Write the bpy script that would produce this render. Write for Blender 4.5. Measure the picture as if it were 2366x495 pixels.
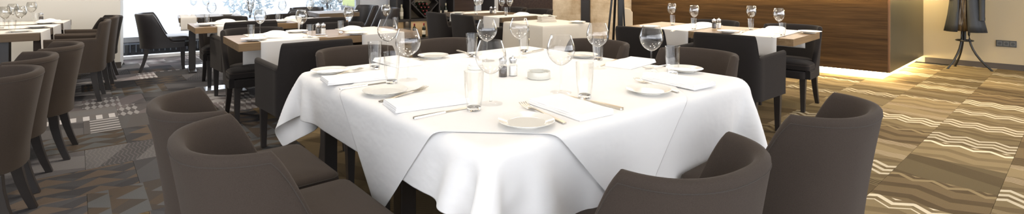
import bpy, bmesh, math, random
import numpy as np
from mathutils import Vector, Matrix
random.seed(7); np.random.seed(7)
for o in list(bpy.data.objects): bpy.data.objects.remove(o)
SC = bpy.context.scene; COL = SC.collection
PI = math.pi; R = math.radians

# ------------------------------------------------------------------ camera, world, light, exposure
F, CX, HZ, CH = 1160.0, 1183.0, -48.0, 1.26           # focal length (px), principal x, horizon y, eye height
cam = bpy.data.cameras.new('camera'); co = bpy.data.objects.new('camera', cam); COL.objects.link(co)
cam.sensor_width = 36; cam.lens = 36*F/2366; cam.shift_y = -(247.5-HZ)/2366
cam.clip_start = .05; cam.clip_end = 200
co.location = (0, 0, CH); co.rotation_euler = (PI/2, 0, 0); SC.camera = co
W = bpy.data.worlds.new('sky'); SC.world = W; W.use_nodes = True
W.node_tree.nodes['Background'].inputs[0].default_value = (.93, .95, 1, 1)
W.node_tree.nodes['Background'].inputs[1].default_value = 2.6
vs = SC.view_settings; vs.view_transform = 'Standard'; vs.look = 'None'; vs.gamma = 1; vs.exposure = 0.75
vs.use_curve_mapping = False
def area(name, loc, size, power, col, rot=(0, 0, 0), size_y=None, spread=None):
    l = bpy.data.lights.new(name, 'AREA'); l.energy = power; l.color = col
    l.shape = 'RECTANGLE' if size_y else 'DISK'; l.size = size
    if size_y: l.size_y = size_y
    if spread: l.spread = spread
    o = bpy.data.objects.new(name, l); COL.objects.link(o); o.location = loc; o.rotation_euler = rot; return o
WARM = (1, .80, .56); NEUT = (1, .90, .76)
CEIL = 2.8
# ceiling lamps of the room
for i, (x, y, p, c, s) in enumerate([(-.95, 2.5, 5, NEUT, .35), (.05, 1.75, 5, NEUT, .35), (.95, 2.5, 5, NEUT, .35), (.05, 3.4, 6, NEUT, .35), (.03, 2.6, 3, NEUT, .35),
        (2.6, 4.9, 20, NEUT, .3), (1.7, 5.7, 18, NEUT, .3), (4.6, 4.6, 15, WARM, .3), (5.6, 6.0, 9, WARM, .3), (4.0, 3.0, 9, WARM, .3),
        (-1.9, 4.3, 17, NEUT, .3), (-2.9, 5.8, 15, NEUT, .3), (-5.3, 5.4, 34, NEUT, .3), (-2.6, 4.2, 16, NEUT, .3),
        (.2, 6.0, 13, NEUT, .3), (-.6, 8.3, 22, NEUT, .3), (1.1, 8.3, 24, WARM, .3)]):
    area('ceiling_lamp', (x, y, CEIL-.02), s, p*(.40 if i < 5 else .92), c, spread=R(120 if i < 5 else 170))

# ------------------------------------------------------------------ geometry helpers
def G(px, py, z=0.0):
    """point of the horizontal plane z seen at a photograph position"""
    d = F*(CH-z)/(py-HZ); return Vector(((px-CX)*d/F, d, z))
def rot2(a): return Vector((math.cos(R(a)), math.sin(R(a)), 0))
class MB:
    """collects shapes; build() links them as ONE mesh object"""
    def __init__(s): s.v = []; s.f = []
    def add(s, v, f):
        k = len(s.v); s.v += [tuple(p) for p in v]; s.f += [tuple(i+k for i in q) for q in f]; return s
    def box(s, a, b, M=None):
        v = [Vector((x, y, z)) for z in (a[2], b[2]) for y in (a[1], b[1]) for x in (a[0], b[0])]
        if M: v = [M @ p for p in v]
        return s.add(v, [(0,2,3,1),(4,5,7,6),(0,1,5,4),(2,6,7,3),(0,4,6,2),(1,3,7,5)])
    def prism(s, poly, z0, z1):
        n = len(poly); v = [(x, y, z0) for x, y in poly]+[(x, y, z1) for x, y in poly]
        return s.add(v, [tuple(range(n-1, -1, -1)), tuple(range(n, 2*n))]+[(i, (i+1) % n, n+(i+1) % n, n+i) for i in range(n)])
    def rings(s, rs, close=False, cap=True):
        n = len(rs[0]); v = [p for r in rs for p in r]; m = len(rs); f = []
        for i in range(m if close else m-1):
            j = (i+1) % m
            for k in range(n):
                l = (k+1) % n; f.append((i*n+k, i*n+l, j*n+l, j*n+k))
        if cap and not close: f += [tuple(range(n-1, -1, -1)), tuple((m-1)*n+k for k in range(n))]
        return s.add(v, f)
    def lathe(s, prof, n=24, c=(0, 0, 0)):
        rs = [[(c[0]+max(r, 1e-4)*math.cos(2*PI*k/n), c[1]+max(r, 1e-4)*math.sin(2*PI*k/n), c[2]+z) for k in range(n)] for r, z in prof]
        return s.rings(rs)
    def tube(s, pts, r, n=8, close=False, r2=None):
        pts = [Vector(p) for p in pts]; rs = []; m = len(pts); up = Vector((0, 0, 1))
        for i, p in enumerate(pts):
            a = pts[(i-1) % m] if close or i else p; b = pts[(i+1) % m] if close or i < m-1 else p
            t = (b-a).normalized(); x = t.cross(up)
            if x.length < .05: x = t.cross(Vector((0, 1, 0)))
            x.normalize(); y = x.cross(t); rr = r if r2 is None else r+(r2-r)*i/(m-1)
            rs.append([p+x*rr*math.cos(2*PI*k/n)+y*rr*math.sin(2*PI*k/n) for k in range(n)])
        return s.rings(rs, close)
    def mesh(s, name, mat, smooth=True, ang=40):
        me = bpy.data.meshes.new(name); me.from_pydata(s.v, [], s.f); me.update()
        bm = bmesh.new(); bm.from_mesh(me); bmesh.ops.recalc_face_normals(bm, faces=bm.faces); bm.to_mesh(me); bm.free()
        me.materials.append(mat)
        if smooth:
            me.polygons.foreach_set('use_smooth', [True]*len(me.polygons)); me.set_sharp_from_angle(angle=R(ang))
        return me
    def build(s, name, mat, parent=None, smooth=True, bevel=0, seg=2, ang=40):
        o = bpy.data.objects.new(name, s.mesh(name, mat, smooth, ang)); COL.objects.link(o); o.parent = parent
        if bevel:
            m = o.modifiers.new('bevel', 'BEVEL'); m.width = bevel; m.segments = seg; m.limit_method = 'ANGLE'; m.angle_limit = R(40)
        return o
def tag(o, label=None, cat=None, group=None, kind=None):
    if label: o['label'] = label
    if cat: o['category'] = cat
    if group: o['group'] = group
    if kind: o['kind'] = kind
    return o
def empty(name, loc=(0, 0, 0), rz=0):
    o = bpy.data.objects.new(name, None); COL.objects.link(o); o.location = loc; o.rotation_euler = (0, 0, R(rz)); o.empty_display_size = .1; return o
def copy_tree(o, parent=None):
    c = o.copy(); COL.objects.link(c); c.parent = parent
    for ch in list(o.children): copy_tree(ch, c)
    return c
PROTO = {}
def put(key, maker, loc, rz, label, cat, group=None, scale=None):
    """first use builds the thing, later uses copy it with its parts"""
    if key not in PROTO: o = PROTO[key] = maker()
    else: o = copy_tree(PROTO[key])
    for k in ('label', 'category', 'group', 'kind'):
        if k in o: del o[k]
    o.location = loc; o.rotation_euler = (0, 0, R(rz)); tag(o, label, cat, group)
    if scale: o.scale = (scale,)*3
    return o

# ------------------------------------------------------------------ materials
class NT:
    def __init__(s, name):
        s.m = bpy.data.materials.new(name); s.m.use_nodes = True; s.t = s.m.node_tree; s.n = s.t.nodes
        s.p = s.n['Principled BSDF']; s.out = s.n['Material Output']
    def node(s, typ, **kw):
        n = s.n.new(typ)
        for k, v in kw.items(): setattr(n, k, v)
        return n
    def link(s, a, b): s.t.links.new(a, b)
    def m2(s, op, a, b=0.0, c=None, clamp=False):
        n = s.node('ShaderNodeMath', operation=op); n.use_clamp = clamp
        for i, q in enumerate((a, b, c)):
            if q is None: continue
            if isinstance(q, (int, float)): n.inputs[i].default_value = q
            else: s.link(q, n.inputs[i])
        return n.outputs[0]
    def mix(s, f, a, b, typ='MIX'):
        n = s.node('ShaderNodeMix', data_type='RGBA', blend_type=typ)
        for sock, q in ((n.inputs[0], f), (n.inputs[6], a), (n.inputs[7], b)):
            if isinstance(q, (int, float)): sock.default_value = q
            elif isinstance(q, tuple): sock.default_value = (*q, 1) if len(q) == 3 else q
            else: s.link(q, sock)
        return n.outputs[2]
    def coord(s, which='Object', scale=(1, 1, 1), rz=0):
        c = s.node('ShaderNodeTexCoord'); mp = s.node('ShaderNodeMapping'); s.link(c.outputs[which], mp.inputs[0])
        mp.inputs['Scale'].default_value = scale; mp.inputs['Rotation'].default_value = (0, 0, rz); return mp.outputs[0]
    def noise(s, vec, scale, detail=3, rough=.5):
        n = s.node('ShaderNodeTexNoise'); n.inputs['Scale'].default_value = scale; n.inputs['Detail'].default_value = detail
        n.inputs['Roughness'].default_value = rough
        if vec: s.link(vec, n.inputs['Vector'])
        return n.outputs[0]
    def bump(s, h, strength=.3, dist=.002):
        b = s.node('ShaderNodeBump'); b.inputs['Strength'].default_value = strength; b.inputs['Distance'].default_value = dist
        s.link(h, b.inputs['Height']); s.link(b.outputs[0], s.p.inputs['Normal']); return b
    def base(s, c):
        if isinstance(c, tuple): s.p.inputs['Base Color'].default_value = (*c, 1)
        else: s.link(c, s.p.inputs['Base Color'])
    def set(s, **kw):
        for k, v in kw.items():
            s.p.inputs[k.replace('_', ' ')].default_value = v
        return s
def plain(name, c, rough=.5, metal=0, var=.12, scale=8, bump=0, bscale=60, **kw):
    t = NT(name); v = t.coord()
    n = t.noise(v, scale, 4)
    t.base(t.mix(t.m2('MULTIPLY', n, 1.0), tuple(q*(1-var) for q in c), tuple(min(1, q*(1+var)) for q in c)))
    t.set(Roughness=rough, Metallic=metal)
    if bump: t.bump(t.noise(t.coord(), bscale, 3), bump)
    for k, q in kw.items(): t.p.inputs[k.replace('_', ' ')].default_value = q
    return t.m
def fabric(name, c, rough=.95, sheen=.06):
    t = NT(name); v = t.coord()
    fine = t.noise(v, 420, 2); big = t.noise(v, 14, 4)
    col = t.mix(fine, tuple(q*.62 for q in c), tuple(q*1.45 for q in c))
    col = t.mix(t.m2('MULTIPLY', big, .5), col, tuple(q*1.25 for q in c))
    t.base(col); t.set(Roughness=rough, Sheen_Weight=sheen, Sheen_Roughness=.5)
    t.p.inputs['Sheen Tint'].default_value = (.9, .82, .75, 1); t.p.inputs['Specular IOR Level'].default_value = .15
    t.bump(fine, .35, .0015); return t.m
def linen(name, c, crease=.25):
    t = NT(name); v = t.coord()
    t.base(c); t.set(Roughness=.85, Sheen_Weight=.1)
    a = t.noise(t.coord(scale=(1, 1, 1.6)), 4.5, 3, .55); b = t.noise(v, 500, 2)
    t.bump(t.m2('ADD', t.m2('MULTIPLY', a, 1.0), t.m2('MULTIPLY', b, .02)), crease, .02); return t.m
def wood(name, c1, c2, axis=0, scale=1.0, rough=.45, coords='Object', spec=.25):
    t = NT(name); sc = [18*scale]*3; sc[axis] = .9*scale
    v = t.coord(coords, tuple(sc)); n = t.noise(v, 1.6, 6, .62)
    sc2 = [90*scale]*3; sc2[axis] = 2.5*scale
    n2 = t.noise(t.coord(coords, tuple(sc2)), 1.5, 3)
    r = t.node('ShaderNodeValToRGB'); r.color_ramp.elements[0].position = .33; r.color_ramp.elements[1].position = .68
    r.color_ramp.elements[0].color = (*c1, 1); r.color_ramp.elements[1].color = (*c2, 1); t.link(n, r.inputs[0])
    t.base(t.mix(t.m2('MULTIPLY', n2, .45), r.outputs[0], tuple(q*.6 for q in c1)))
    t.set(Roughness=rough); t.p.inputs['Specular IOR Level'].default_value = spec; t.bump(n2, .12, .001); return t.m
def glass(name, tint=(1, 1, 1), lo=.03, edge=(.52, .52, .50), gloss=.62):
    t = NT(name); t.n.remove(t.p)
    tr = t.node('ShaderNodeBsdfTransparent'); tr.inputs[0].default_value = (*tint, 1)
    gl = t.node('ShaderNodeBsdfGlossy'); gl.inputs['Roughness'].default_value = .02; gl.inputs['Color'].default_value = (1, 1, 1, 1)
    lw = t.node('ShaderNodeLayerWeight'); lw.inputs[0].default_value = .38
    f = t.m2('ADD', t.m2('MULTIPLY', t.m2('POWER', lw.outputs['Facing'], 2.2), gloss), lo, clamp=True)
    mx = t.node('ShaderNodeMixShader'); t.link(f, mx.inputs[0]); t.link(tr.outputs[0], mx.inputs[1]); t.link(gl.outputs[0], mx.inputs[2])
    t.link(t.mix(t.m2('POWER', lw.outputs['Facing'], 3.0), tint, edge), tr.inputs[0])
    t.link(mx.outputs[0], t.out.inputs[0]); return t.m
def solid_glass(name):
    t = NT(name); t.set(Roughness=.0, IOR=1.45); t.p.inputs['Transmission Weight'].default_value = 1; t.base((1, 1, 1)); return t.m
def emit(name, c, s):
    t = NT(name); t.base(c); t.p.inputs['Emission Color'].default_value = (*c, 1); t.p.inputs['Emission Strength'].default_value = s; return t.m

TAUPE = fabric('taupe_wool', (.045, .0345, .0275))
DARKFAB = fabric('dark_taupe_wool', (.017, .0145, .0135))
LEATHER = plain('black_leather', (.022, .020, .022), .42, var=.25, bump=.15, bscale=220)
LEGWOOD = plain('black_stained_wood', (.020, .016, .014), .38, var=.3, scale=20)
PIPING = fabric('piping_wool', (.050, .042, .036))
CLOTH = linen('white_linen', (.80, .79, .775), .5); NAPKIN = linen('napkin_cotton', (.83, .82, .81), .08); RUNNER = linen('cream_runner', (.66, .62, .57), .1)
CREAMCLOTH = linen('cream_linen', (.60, .55, .47), .15)
CHINA = plain('white_china', (.80, .78, .72), .12, var=.02); STEEL = plain('cutlery_steel', (.72, .67, .58), .28, 1, var=.05)
GLASS = glass('thin_glass'); TGLASS = glass('tumbler_glass', (.99, .99, .985), .035, (.62, .62, .60)); SOLID = solid_glass('thick_glass'); GLASS2 = glass('wine_glass_thin', (.93, .93, .92), .10, (.32, .32, .31), .7); FOOT = glass('foot_glass', (1, 1, 1), .02, (.97, .97, .96), .10)
OAK = wood('oak_tabletop', (.17, .105, .050), (.29, .19, .10)); OAKDARK = wood('smoked_oak_tabletop', (.09, .06, .032), (.17, .115, .066))
WALNUT = wood('walnut_veneer', (.032, .016, .0055), (.112, .060, .021), 0, .9, .55, spec=.15)
WALNUTEDGE = wood('walnut_edge', (.16, .08, .035), (.26, .14, .07), 2, .9, .4)
BRONZE = plain('brushed_bronze', (.115, .105, .075), .38, .75, var=.12, scale=3)
BEIGE = plain('beige_plaster', (.36, .305, .21), .8, var=.03, scale=2, bump=.05); CREAMWALL = plain('cream_plaster', (.66, .635, .585), .8, var=.03, scale=2)
OFFWHITE = plain('offwhite_paint', (.72, .71, .69), .7, var=.02); PALEBLUE = plain('pale_grey_paint', (.55, .58, .63), .6, var=.03)
DARKPANEL = wood('dark_panel', (.035, .020, .014), (.075, .045, .030), 0, 1.2, .4)
CAB = plain('black_cabinet', (.024, .021, .021), .5, var=.2); CABIN = plain('cabinet_inside', (.20, .15, .09), .6, var=.2)
BLACK = plain('black_metal', (.012, .012, .012), .35, .3, var=.2); BASEB = plain('dark_baseboard', (.045, .036, .030), .5, var=.15)
SILVER = plain('brushed_aluminium', (.62, .64, .67), .28, .9, var=.05)
def stone():
    t = NT('travertine'); a = t.noise(t.coord(scale=(1, 1, 1)), 2.2, 6, .6); b = t.noise(t.coord(scale=(1.5, 1.5, 14)), 2.0, 5, .6)
    r = t.node('ShaderNodeValToRGB'); r.color_ramp.elements[0].position = .35; r.color_ramp.elements[1].position = .66
    r.color_ramp.elements[0].color = (.34, .235, .125, 1); r.color_ramp.elements[1].color = (.72, .61, .45, 1)
    t.link(t.m2('ADD', t.m2('MULTIPLY', a, .85), t.m2('MULTIPLY', b, .15)), r.inputs[0]); t.base(r.outputs[0]); t.set(Roughness=.55); t.bump(a, .15, .004); return t.m
STONE = stone()
LED = emit('led_strip', (1, .78, .40), 45)

# ------------------------------------------------------------------ the setting
GA = 41.0                                             # carpet grid and main table direction
U, V = rot2(40.6), rot2(130.6)
UL, VL = rot2(34.5), rot2(124.5)                     # window side of the room
def carpet_mat(name, kind, ca, cb, cc):
    """kind 0 bold zigzag lines, 1 fine waves, 2 stacked diamonds, 3 bars, 4 large triangles, 5 plain heather"""
    t = NT(name); c = t.node('ShaderNodeTexCoord'); sp = t.node('ShaderNodeSeparateXYZ'); t.link(c.outputs['Object'], sp.inputs[0])
    x, y = sp.outputs[0], sp.outputs[1]; oi = t.node('ShaderNodeObjectInfo'); rnd = oi.outputs['Random']
    tri = lambda q, k, ph=0: t.m2('MULTIPLY', t.m2('PINGPONG', t.m2('ADD', t.m2('MULTIPLY', q, k), 50.25+ph), .5), 2.0)
    fr = lambda q: t.m2('FRACT', t.m2('ADD', q, 50.0))
    lt = lambda a, b: t.m2('LESS_THAN', a, b)
    ph = t.m2('MULTIPLY', rnd, .6)
    yy = t.m2('ADD', y, t.m2('SUBTRACT', ph, .3))
    if kind == 0:
        z = t.m2('ADD', t.m2('MULTIPLY', y, 11), t.m2('MULTIPLY', tri(x, 6), .8))
        band = lt(t.m2('ABSOLUTE', t.m2('ADD', yy, t.m2('MULTIPLY', tri(x, 6), .073))), .12); m1 = t.m2('MULTIPLY', lt(fr(z), .5), band)
        m2 = lt(fr(t.m2('ADD', t.m2('MULTIPLY', y, 5), t.m2('MULTIPLY', tri(x, 3), .45))), .4)
    elif kind == 1:
        z = t.m2('ADD', t.m2('MULTIPLY', y, 34), t.m2('MULTIPLY', tri(x, 5), 1.1))
        m1 = t.m2('MULTIPLY', lt(fr(z), .5), lt(fr(t.m2('MULTIPLY', yy, 3)), .35)); m2 = lt(fr(t.m2('ADD', t.m2('MULTIPLY', yy, 2.2), t.m2('MULTIPLY', tri(x, 1.3), .35))), .5)
    elif kind == 2:
        d = t.m2('ADD', tri(x, 4.5), tri(y, 20)); band = lt(t.m2('ABSOLUTE', yy), .17)
        m1 = t.m2('MULTIPLY', t.m2('GREATER_THAN', d, 1.05), band); m2 = lt(fr(t.m2('ADD', t.m2('MULTIPLY', y, 2), t.m2('MULTIPLY', x, 1.2))), .5)
    elif kind == 3:
        m1 = t.m2('MULTIPLY', lt(fr(t.m2('MULTIPLY', x, 11)), .5), lt(t.m2('ABSOLUTE', yy), .1)); m2 = lt(fr(t.m2('ADD', t.m2('MULTIPLY', yy, 3), t.m2('MULTIPLY', x, .5))), .5)
    elif kind == 4:
        m1 = lt(fr(t.m2('MULTIPLY', yy, 6.0)), t.m2('MULTIPLY', tri(x, 4.0), .85)); m2 = lt(fr(t.m2('ADD', t.m2('MULTIPLY', y, 3.0), t.m2('MULTIPLY', tri(x, 2.0), .6))), .5)
    else:
        m1 = t.m2('MULTIPLY', lt(fr(t.m2('ADD', t.m2('MULTIPLY', y, 40), t.m2('MULTIPLY', tri(x, 6), .8))), .3), .25); m2 = lt(fr(t.m2('ADD', t.m2('MULTIPLY', yy, 2.0), t.m2('MULTIPLY', x, .8))), .4)
    wc = t.noise(c.outputs['Object'], 260, 2, .7); big = t.noise(c.outputs['Object'], 5, 3)
    soft = t.m2('MULTIPLY', m2, t.m2('ADD', t.m2('MULTIPLY', big, .5), .45))
    col = t.mix(m1, t.mix(soft, ca, cb), cc)
    col = t.mix(.55, col, t.mix(wc, (.45, .45, .45), (1.35, 1.35, 1.35)), 'MULTIPLY')
    col = t.mix(1.0, col, (.82, .80, .78), 'MULTIPLY')
    hs = t.node('ShaderNodeHueSaturation'); t.link(col, hs.inputs['Color']); t.link(t.m2('ADD', t.m2('MULTIPLY', rnd, .65), .55), hs.inputs['Value'])
    t.base(hs.outputs[0]); t.set(Roughness=1.0); t.p.inputs['Specular IOR Level'].default_value = .04; t.bump(wc, .5, .003); return t.m
DK, BR, GR, LT_, TN, CRM, MV = (.070, .069, .074), (.135, .108, .088), (.150, .147, .152), (.50, .49, .50), (.31, .245, .14), (.84, .76, .58), (.27, .24, .25)
TAN2 = (.20, .150, .086); DKT = (.095, .070, .042)
LEFTSET = [carpet_mat('carpet_diamond_grey', 2, DK, (.095, .096, .102), (.165, .125, .098)), carpet_mat('carpet_diamond_light', 2, MV, GR, LT_), carpet_mat('carpet_bars', 3, GR, (.15, .14, .14), LT_),
           carpet_mat('carpet_triangle', 4, DK, (.090, .090, .096), BR), carpet_mat('carpet_triangle_brown', 4, (.125, .100, .080), (.095, .088, .084), (.150, .155, .160)), carpet_mat('carpet_heather', 5, GR, DK, MV), carpet_mat('carpet_pale', 4, (.32, .31, .32), MV, LT_)]
RIGHTSET = [carpet_mat('carpet_zigzag', 0, TN, TAN2, CRM), carpet_mat('carpet_zigzag_dark', 0, TAN2, DKT, TN), carpet_mat('carpet_fine_wave', 1, TN, TAN2, (.44, .36, .25)),
            carpet_mat('carpet_wave_brown', 1, TAN2, DKT, TN), carpet_mat('carpet_tan', 5, TN, TAN2, (.44, .37, .26)), carpet_mat('carpet_brown', 5, TAN2, DKT, TN)]
fb = MB(); fb.prism([(-9.6, 4.0), (-4.6, -1.2), (2, -3), (12, 3), (9.0, 8.4), (6.0, 9.0), (4.3, 10.5), (1.0, 13.5), (-1.0, 12.6), (-7.2, 7.4)], -.30, -.012)
floor = tag(fb.build('floor', plain('floor_screed', (.06, .055, .05), .95)), kind='structure')
tile = MB(); hw = .2492
tile.prism([(-hw+.004, -hw), (hw-.004, -hw), (hw, -hw+.004), (hw, hw-.004), (hw-.004, hw), (-hw+.004, hw), (-hw, hw-.004), (-hw, -hw+.004)], -.012, 0)
tmeshes = {}
def tmesh(m):
    if m.name not in tmeshes: tmeshes[m.name] = tile.mesh('carpet_tile', m, False)
    return tmeshes[m.name]
Ug, Vg = rot2(GA), rot2(GA+90); vis = []; rest = []
ROOM = [(-9.0, 4.75), (-4.2, -.6), (2.2, -2.0), (9.0, 3.4), (8.9, 5.0), (6.15, 7.75), (4.63, 6.3), (2.0, 8.5), (-.5, 11.3), (-6.1, 7.75), (-5.55, 7.1)]
def inside(p, poly):
    c = False; n = len(poly)
    for i in range(n):
        a, b = poly[i], poly[(i+1) % n]
        if (a[1] > p[1]) != (b[1] > p[1]) and p[0] < (b[0]-a[0])*(p[1]-a[1])/(b[1]-a[1])+a[0]: c = not c
    return c
for i in range(-30, 40):
    for j in range(-32, 40):
        p = Ug*(i*.5+(.25 if j % 2 else 0)+.05)+Vg*(j*.5+.10)
        if not inside((p.x, p.y), ROOM): continue
        ok = False
        if p.y > .6:
            px, py = CX+F*p.x/p.y, HZ+F*CH/p.y
            ok = -90 < px < 2460 and py < 560
            if 640 < px < 1780 and py > 190 or 480 < px < 1890 and py < 150: ok = False      # hidden by the big table and the tables behind
        (vis if ok else rest).append((p, i, j))
vis.sort(key=lambda q: q[0].length); rest += vis[300:]; vis = vis[:300]
def pick(p, i, j):
    r = random.Random(i*131+j*17); right = p.x > .5*p.y-.2
    if right: return r.choices(RIGHTSET, [5, 3, 3, 2, 2, 1])[0], (90 if False else 0)
    near = p.y < 4.3
    return r.choices(LEFTSET, [6, 0, 0, 5, 4, 1, 0] if near else [1, 5, 4, 2, 2, 2, 2])[0], 0
for p, i, j in vis:
    m, q = pick(p, i, j)
    o = bpy.data.objects.new('carpet_tile', tmesh(m)); COL.objects.link(o); o.parent = floor
    o.location = p; o.rotation_euler = (0, 0, R(GA+90 if p.x > .5*p.y-.2 else GA+90*((i+j) % 2)))
rb = MB()
for p, i, j in rest:
    rb.add([p+Ug*a+Vg*b+Vector((0, 0, z)) for z in (-.012, 0) for a, b in ((-hw, -hw), (hw, -hw), (hw, hw), (-hw, hw))], [(0,3,2,1),(4,5,6,7),(0,1,5,4),(1,2,6,5),(2,3,7,6),(3,0,4,7)])
tag(rb.build('carpet_tiles', RIGHTSET[5], floor, False), kind='stuff')

def wallbox(mb, a, b, z0, z1, th, back=True):
    """upright slab from plan point a to b; th is put on the far side (left of a->b when positive)"""
    a, b = Vector((a[0], a[1], 0)), Vector((b[0], b[1], 0)); d = (b-a).normalized(); n = Vector((-d.y, d.x, 0))*th
    mb.prism([(a.x, a.y), (b.x, b.y), ((b+n).x, (b+n).y), ((a+n).x, (a+n).y)], z0, z1)
    return mb
def struct(name, mb, m, parent=None, **kw):
    o = mb.build(name, m, parent, False, **kw)
    return o if parent else tag(o, kind='structure')
struct('ceiling', MB().prism([(-9.8, 4.8), (-4.6, -1.2), (2, -3), (9.6, 3.0), (9.2, 8.4), (6.0, 9.6), (1.0, 13.7), (-1.0, 12.9), (-7.4, 7.9)], CEIL, CEIL+.2), OFFWHITE)
WL = G(278, 157); W0 = G(277, 139)
pl = WL-UL*3.6
struct('wall_left', wallbox(MB(), (pl.x, pl.y), (WL.x, WL.y), 0, CEIL, .6), CREAMWALL)
struct('baseboard_left', wallbox(MB(), (pl.x, pl.y), (WL.x+UL.x*.012, WL.y+UL.y*.012), 0, .085, -.014), BASEB)
s0 = pl; s1 = pl-VL*6.6
struct('wall_side', wallbox(MB(), (s1.x, s1.y), (s0.x, s0.y), 0, CEIL, .2), CREAMWALL)
wp = lambda t, off=0: W0+UL*t+VL*off
BWALL = wp(3.75)
def wall_seg(name, t0, t1, z0, z1, m, th=.25, off=0): 
    a, b = wp(t0, off), wp(t1, off); return struct(name, wallbox(MB(), (a.x, a.y), (b.x, b.y), z0, z1, th), m)
wall_seg('wall_window_pier', 3.75, 4.33, 0, CEIL, PALEBLUE)
wall_seg('wall_back', 4.33, 7.25, 0, CEIL, OFFWHITE)
wall_seg('wall_window_head', -.7, 3.75, 2.5, CEIL, OFFWHITE)
# window
wroot = tag(empty('window_1', W0, 34.5), kind='structure')
WF = plain('window_frame_paint', (.30, .32, .35), .5, var=.05)
MB().box((-.7, -.03, 0), (3.75, .10, .05)).build('sill', plain('white_sill', (.80, .82, .85), .5, var=.02), wroot, False, .004)
MB().box((-.7, -.06, .27), (3.75, .10, .35)).build('transom', WF, wroot, False, .004)
for x in (-.7, 3.67): MB().box((x, -.02, .05), (x+.07, .08, 2.5)).build('mullion', WF, wroot, False, .003)
PANE = glass('window_glass', (.96, .98, 1), .03)
for x0, x1 in ((-.63, 3.67),):
    MB().box((x0, .02, .35), (x1, .028, 2.5)).build('pane', PANE, wroot, False)
    MB().box((x0, .02, .05), (x1, .028, .27)).build('pane', PANE, wroot, False)
# outdoors
g = MB(); a, b, c, d = wp(-14, .12), wp(16, .12), wp(30, 45), wp(-40, 45)
g.prism([(q.x, q.y) for q in (a, b, c, d)], -.2, -.04)
g.prism([(-7, -1.6), (-30, -40), (40, -40), (16, 3), (9.3, 3), (2, -3.2)], -.2, -.04)
tag(g.build('ground', plain('pale_paving', (.40, .44, .50), .9, var=.25, scale=.35), None, False), kind='structure')
def outdoor():
    o = empty('street_railing', wp(0, .62)+Vector((0, 0, -.04)), 34.5); tag(o, 'low dark street railing with upright bars outside the window', 'railing')
    MB().box((-.7, .06, 0), (3.7, .14, .27)).build('kerb', BLACK, o, False)
    RAILM = plain('railing_grey', (.12, .13, .15), .5); MB().box((-.6, .02, .20), (3.6, .05, .225)).build('top_rail', RAILM, o, False)
    bar = MB().box((0, .025, .07), (.012, .045, .20)).mesh('bar', RAILM, False)
    for i in range(52):
        q = bpy.data.objects.new('bar', bar); COL.objects.link(q); q.parent = o; q.location = (-.55+i*.08, 0, 0)
    s = empty('hedge', wp(1.15, .40)+Vector((0, 0, -.04)), 34.5); mb = MB()
    for k in range(260):
        x, y, z = random.uniform(0, 1.5), random.gauss(0, .09), random.uniform(0, .3); n = Vector((random.gauss(0, 1), random.gauss(0, 1), random.gauss(0, 1))).normalized()*.045
        e = n.cross(Vector((.3, .5, .8))).normalized()*.02; p = Vector((x, y, z)); mb.add([p-n, p+e, p+n, p-e], [(0, 1, 2, 3)])
    tag(mb.build('leaves', plain('hedge_leaf', (.10, .19, .08), .6, var=.4), s, False), kind='stuff')
    MB().box((-.05, -.12, 0), (1.55, .12, .07)).build('trough', plain('planter_grey', (.05, .05, .06), .6), s, False)
    tag(s, 'leafy green planter on the pavement outside the lower window pane', 'planter')
    b = empty('notice_board', wp(.62, .45)+Vector((0, 0, -.04)), 34.5); tag(b, 'small white notice plate on a short post outside the window', 'sign')
    MB().box((-.05, 0, .13), (.05, .012, .24)).build('plate', OFFWHITE, b, False, .003); MB().box((-.01, .012, 0), (.01, .03, .2)).build('post', BLACK, b, False)
    MB().box((-.02, -.002, .17), (.025, 0, .19)).build('print', BLACK, b, False)
    r = MB().lathe([(.0, 0), (.03, 0), (.03, .02), (.018, .03), (.016, .24), (.012, .26), (0, .262)], 16, wp(.82, .45)+Vector((0, 0, -.04)))
    tag(r.build('bollard', plain('red_paint', (.55, .03, .03), .4)), 'short red bollard outside the window behind the lone chair', 'bollard')
    v = empty('van', wp(7.0, 5.2)+Vector((0, 0, -.04)), 34.5); LIME = plain('lime_paint', (.24, .27, .04), .35, var=.04)
    prof = [(-1.9, .35), (-1.9, .9), (-1.55, 1.15), (-1.0, 1.75), (1.7, 1.8), (1.85, 1.0), (1.85, .35)]
    MB().rings([[(x, y, z) for x, z in prof] for y in (-.8, .8)]).build('body', LIME, v, False, .05, 3)
    for x in (-1.2, 1.15):
        for y in (-.82, .66): MB().rings([[(x+.31*math.cos(k*PI/10), y+yy, .31+.31*math.sin(k*PI/10)) for k in range(20)] for yy in (0, .16)]).build('wheel', BLACK, v, False, .02)
    MB().box((-.9, -.815, 1.15), (1.5, -.79, 1.6)).build('side_window', BLACK, v, False, .02); MB().box((-1.95, -.75, .3), (-1.85, .75, .5)).build('bumper', BLACK, v, False, .02)
    tag(v, 'lime green van parked outside the far end of the window', 'van')
outdoor()
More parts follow.
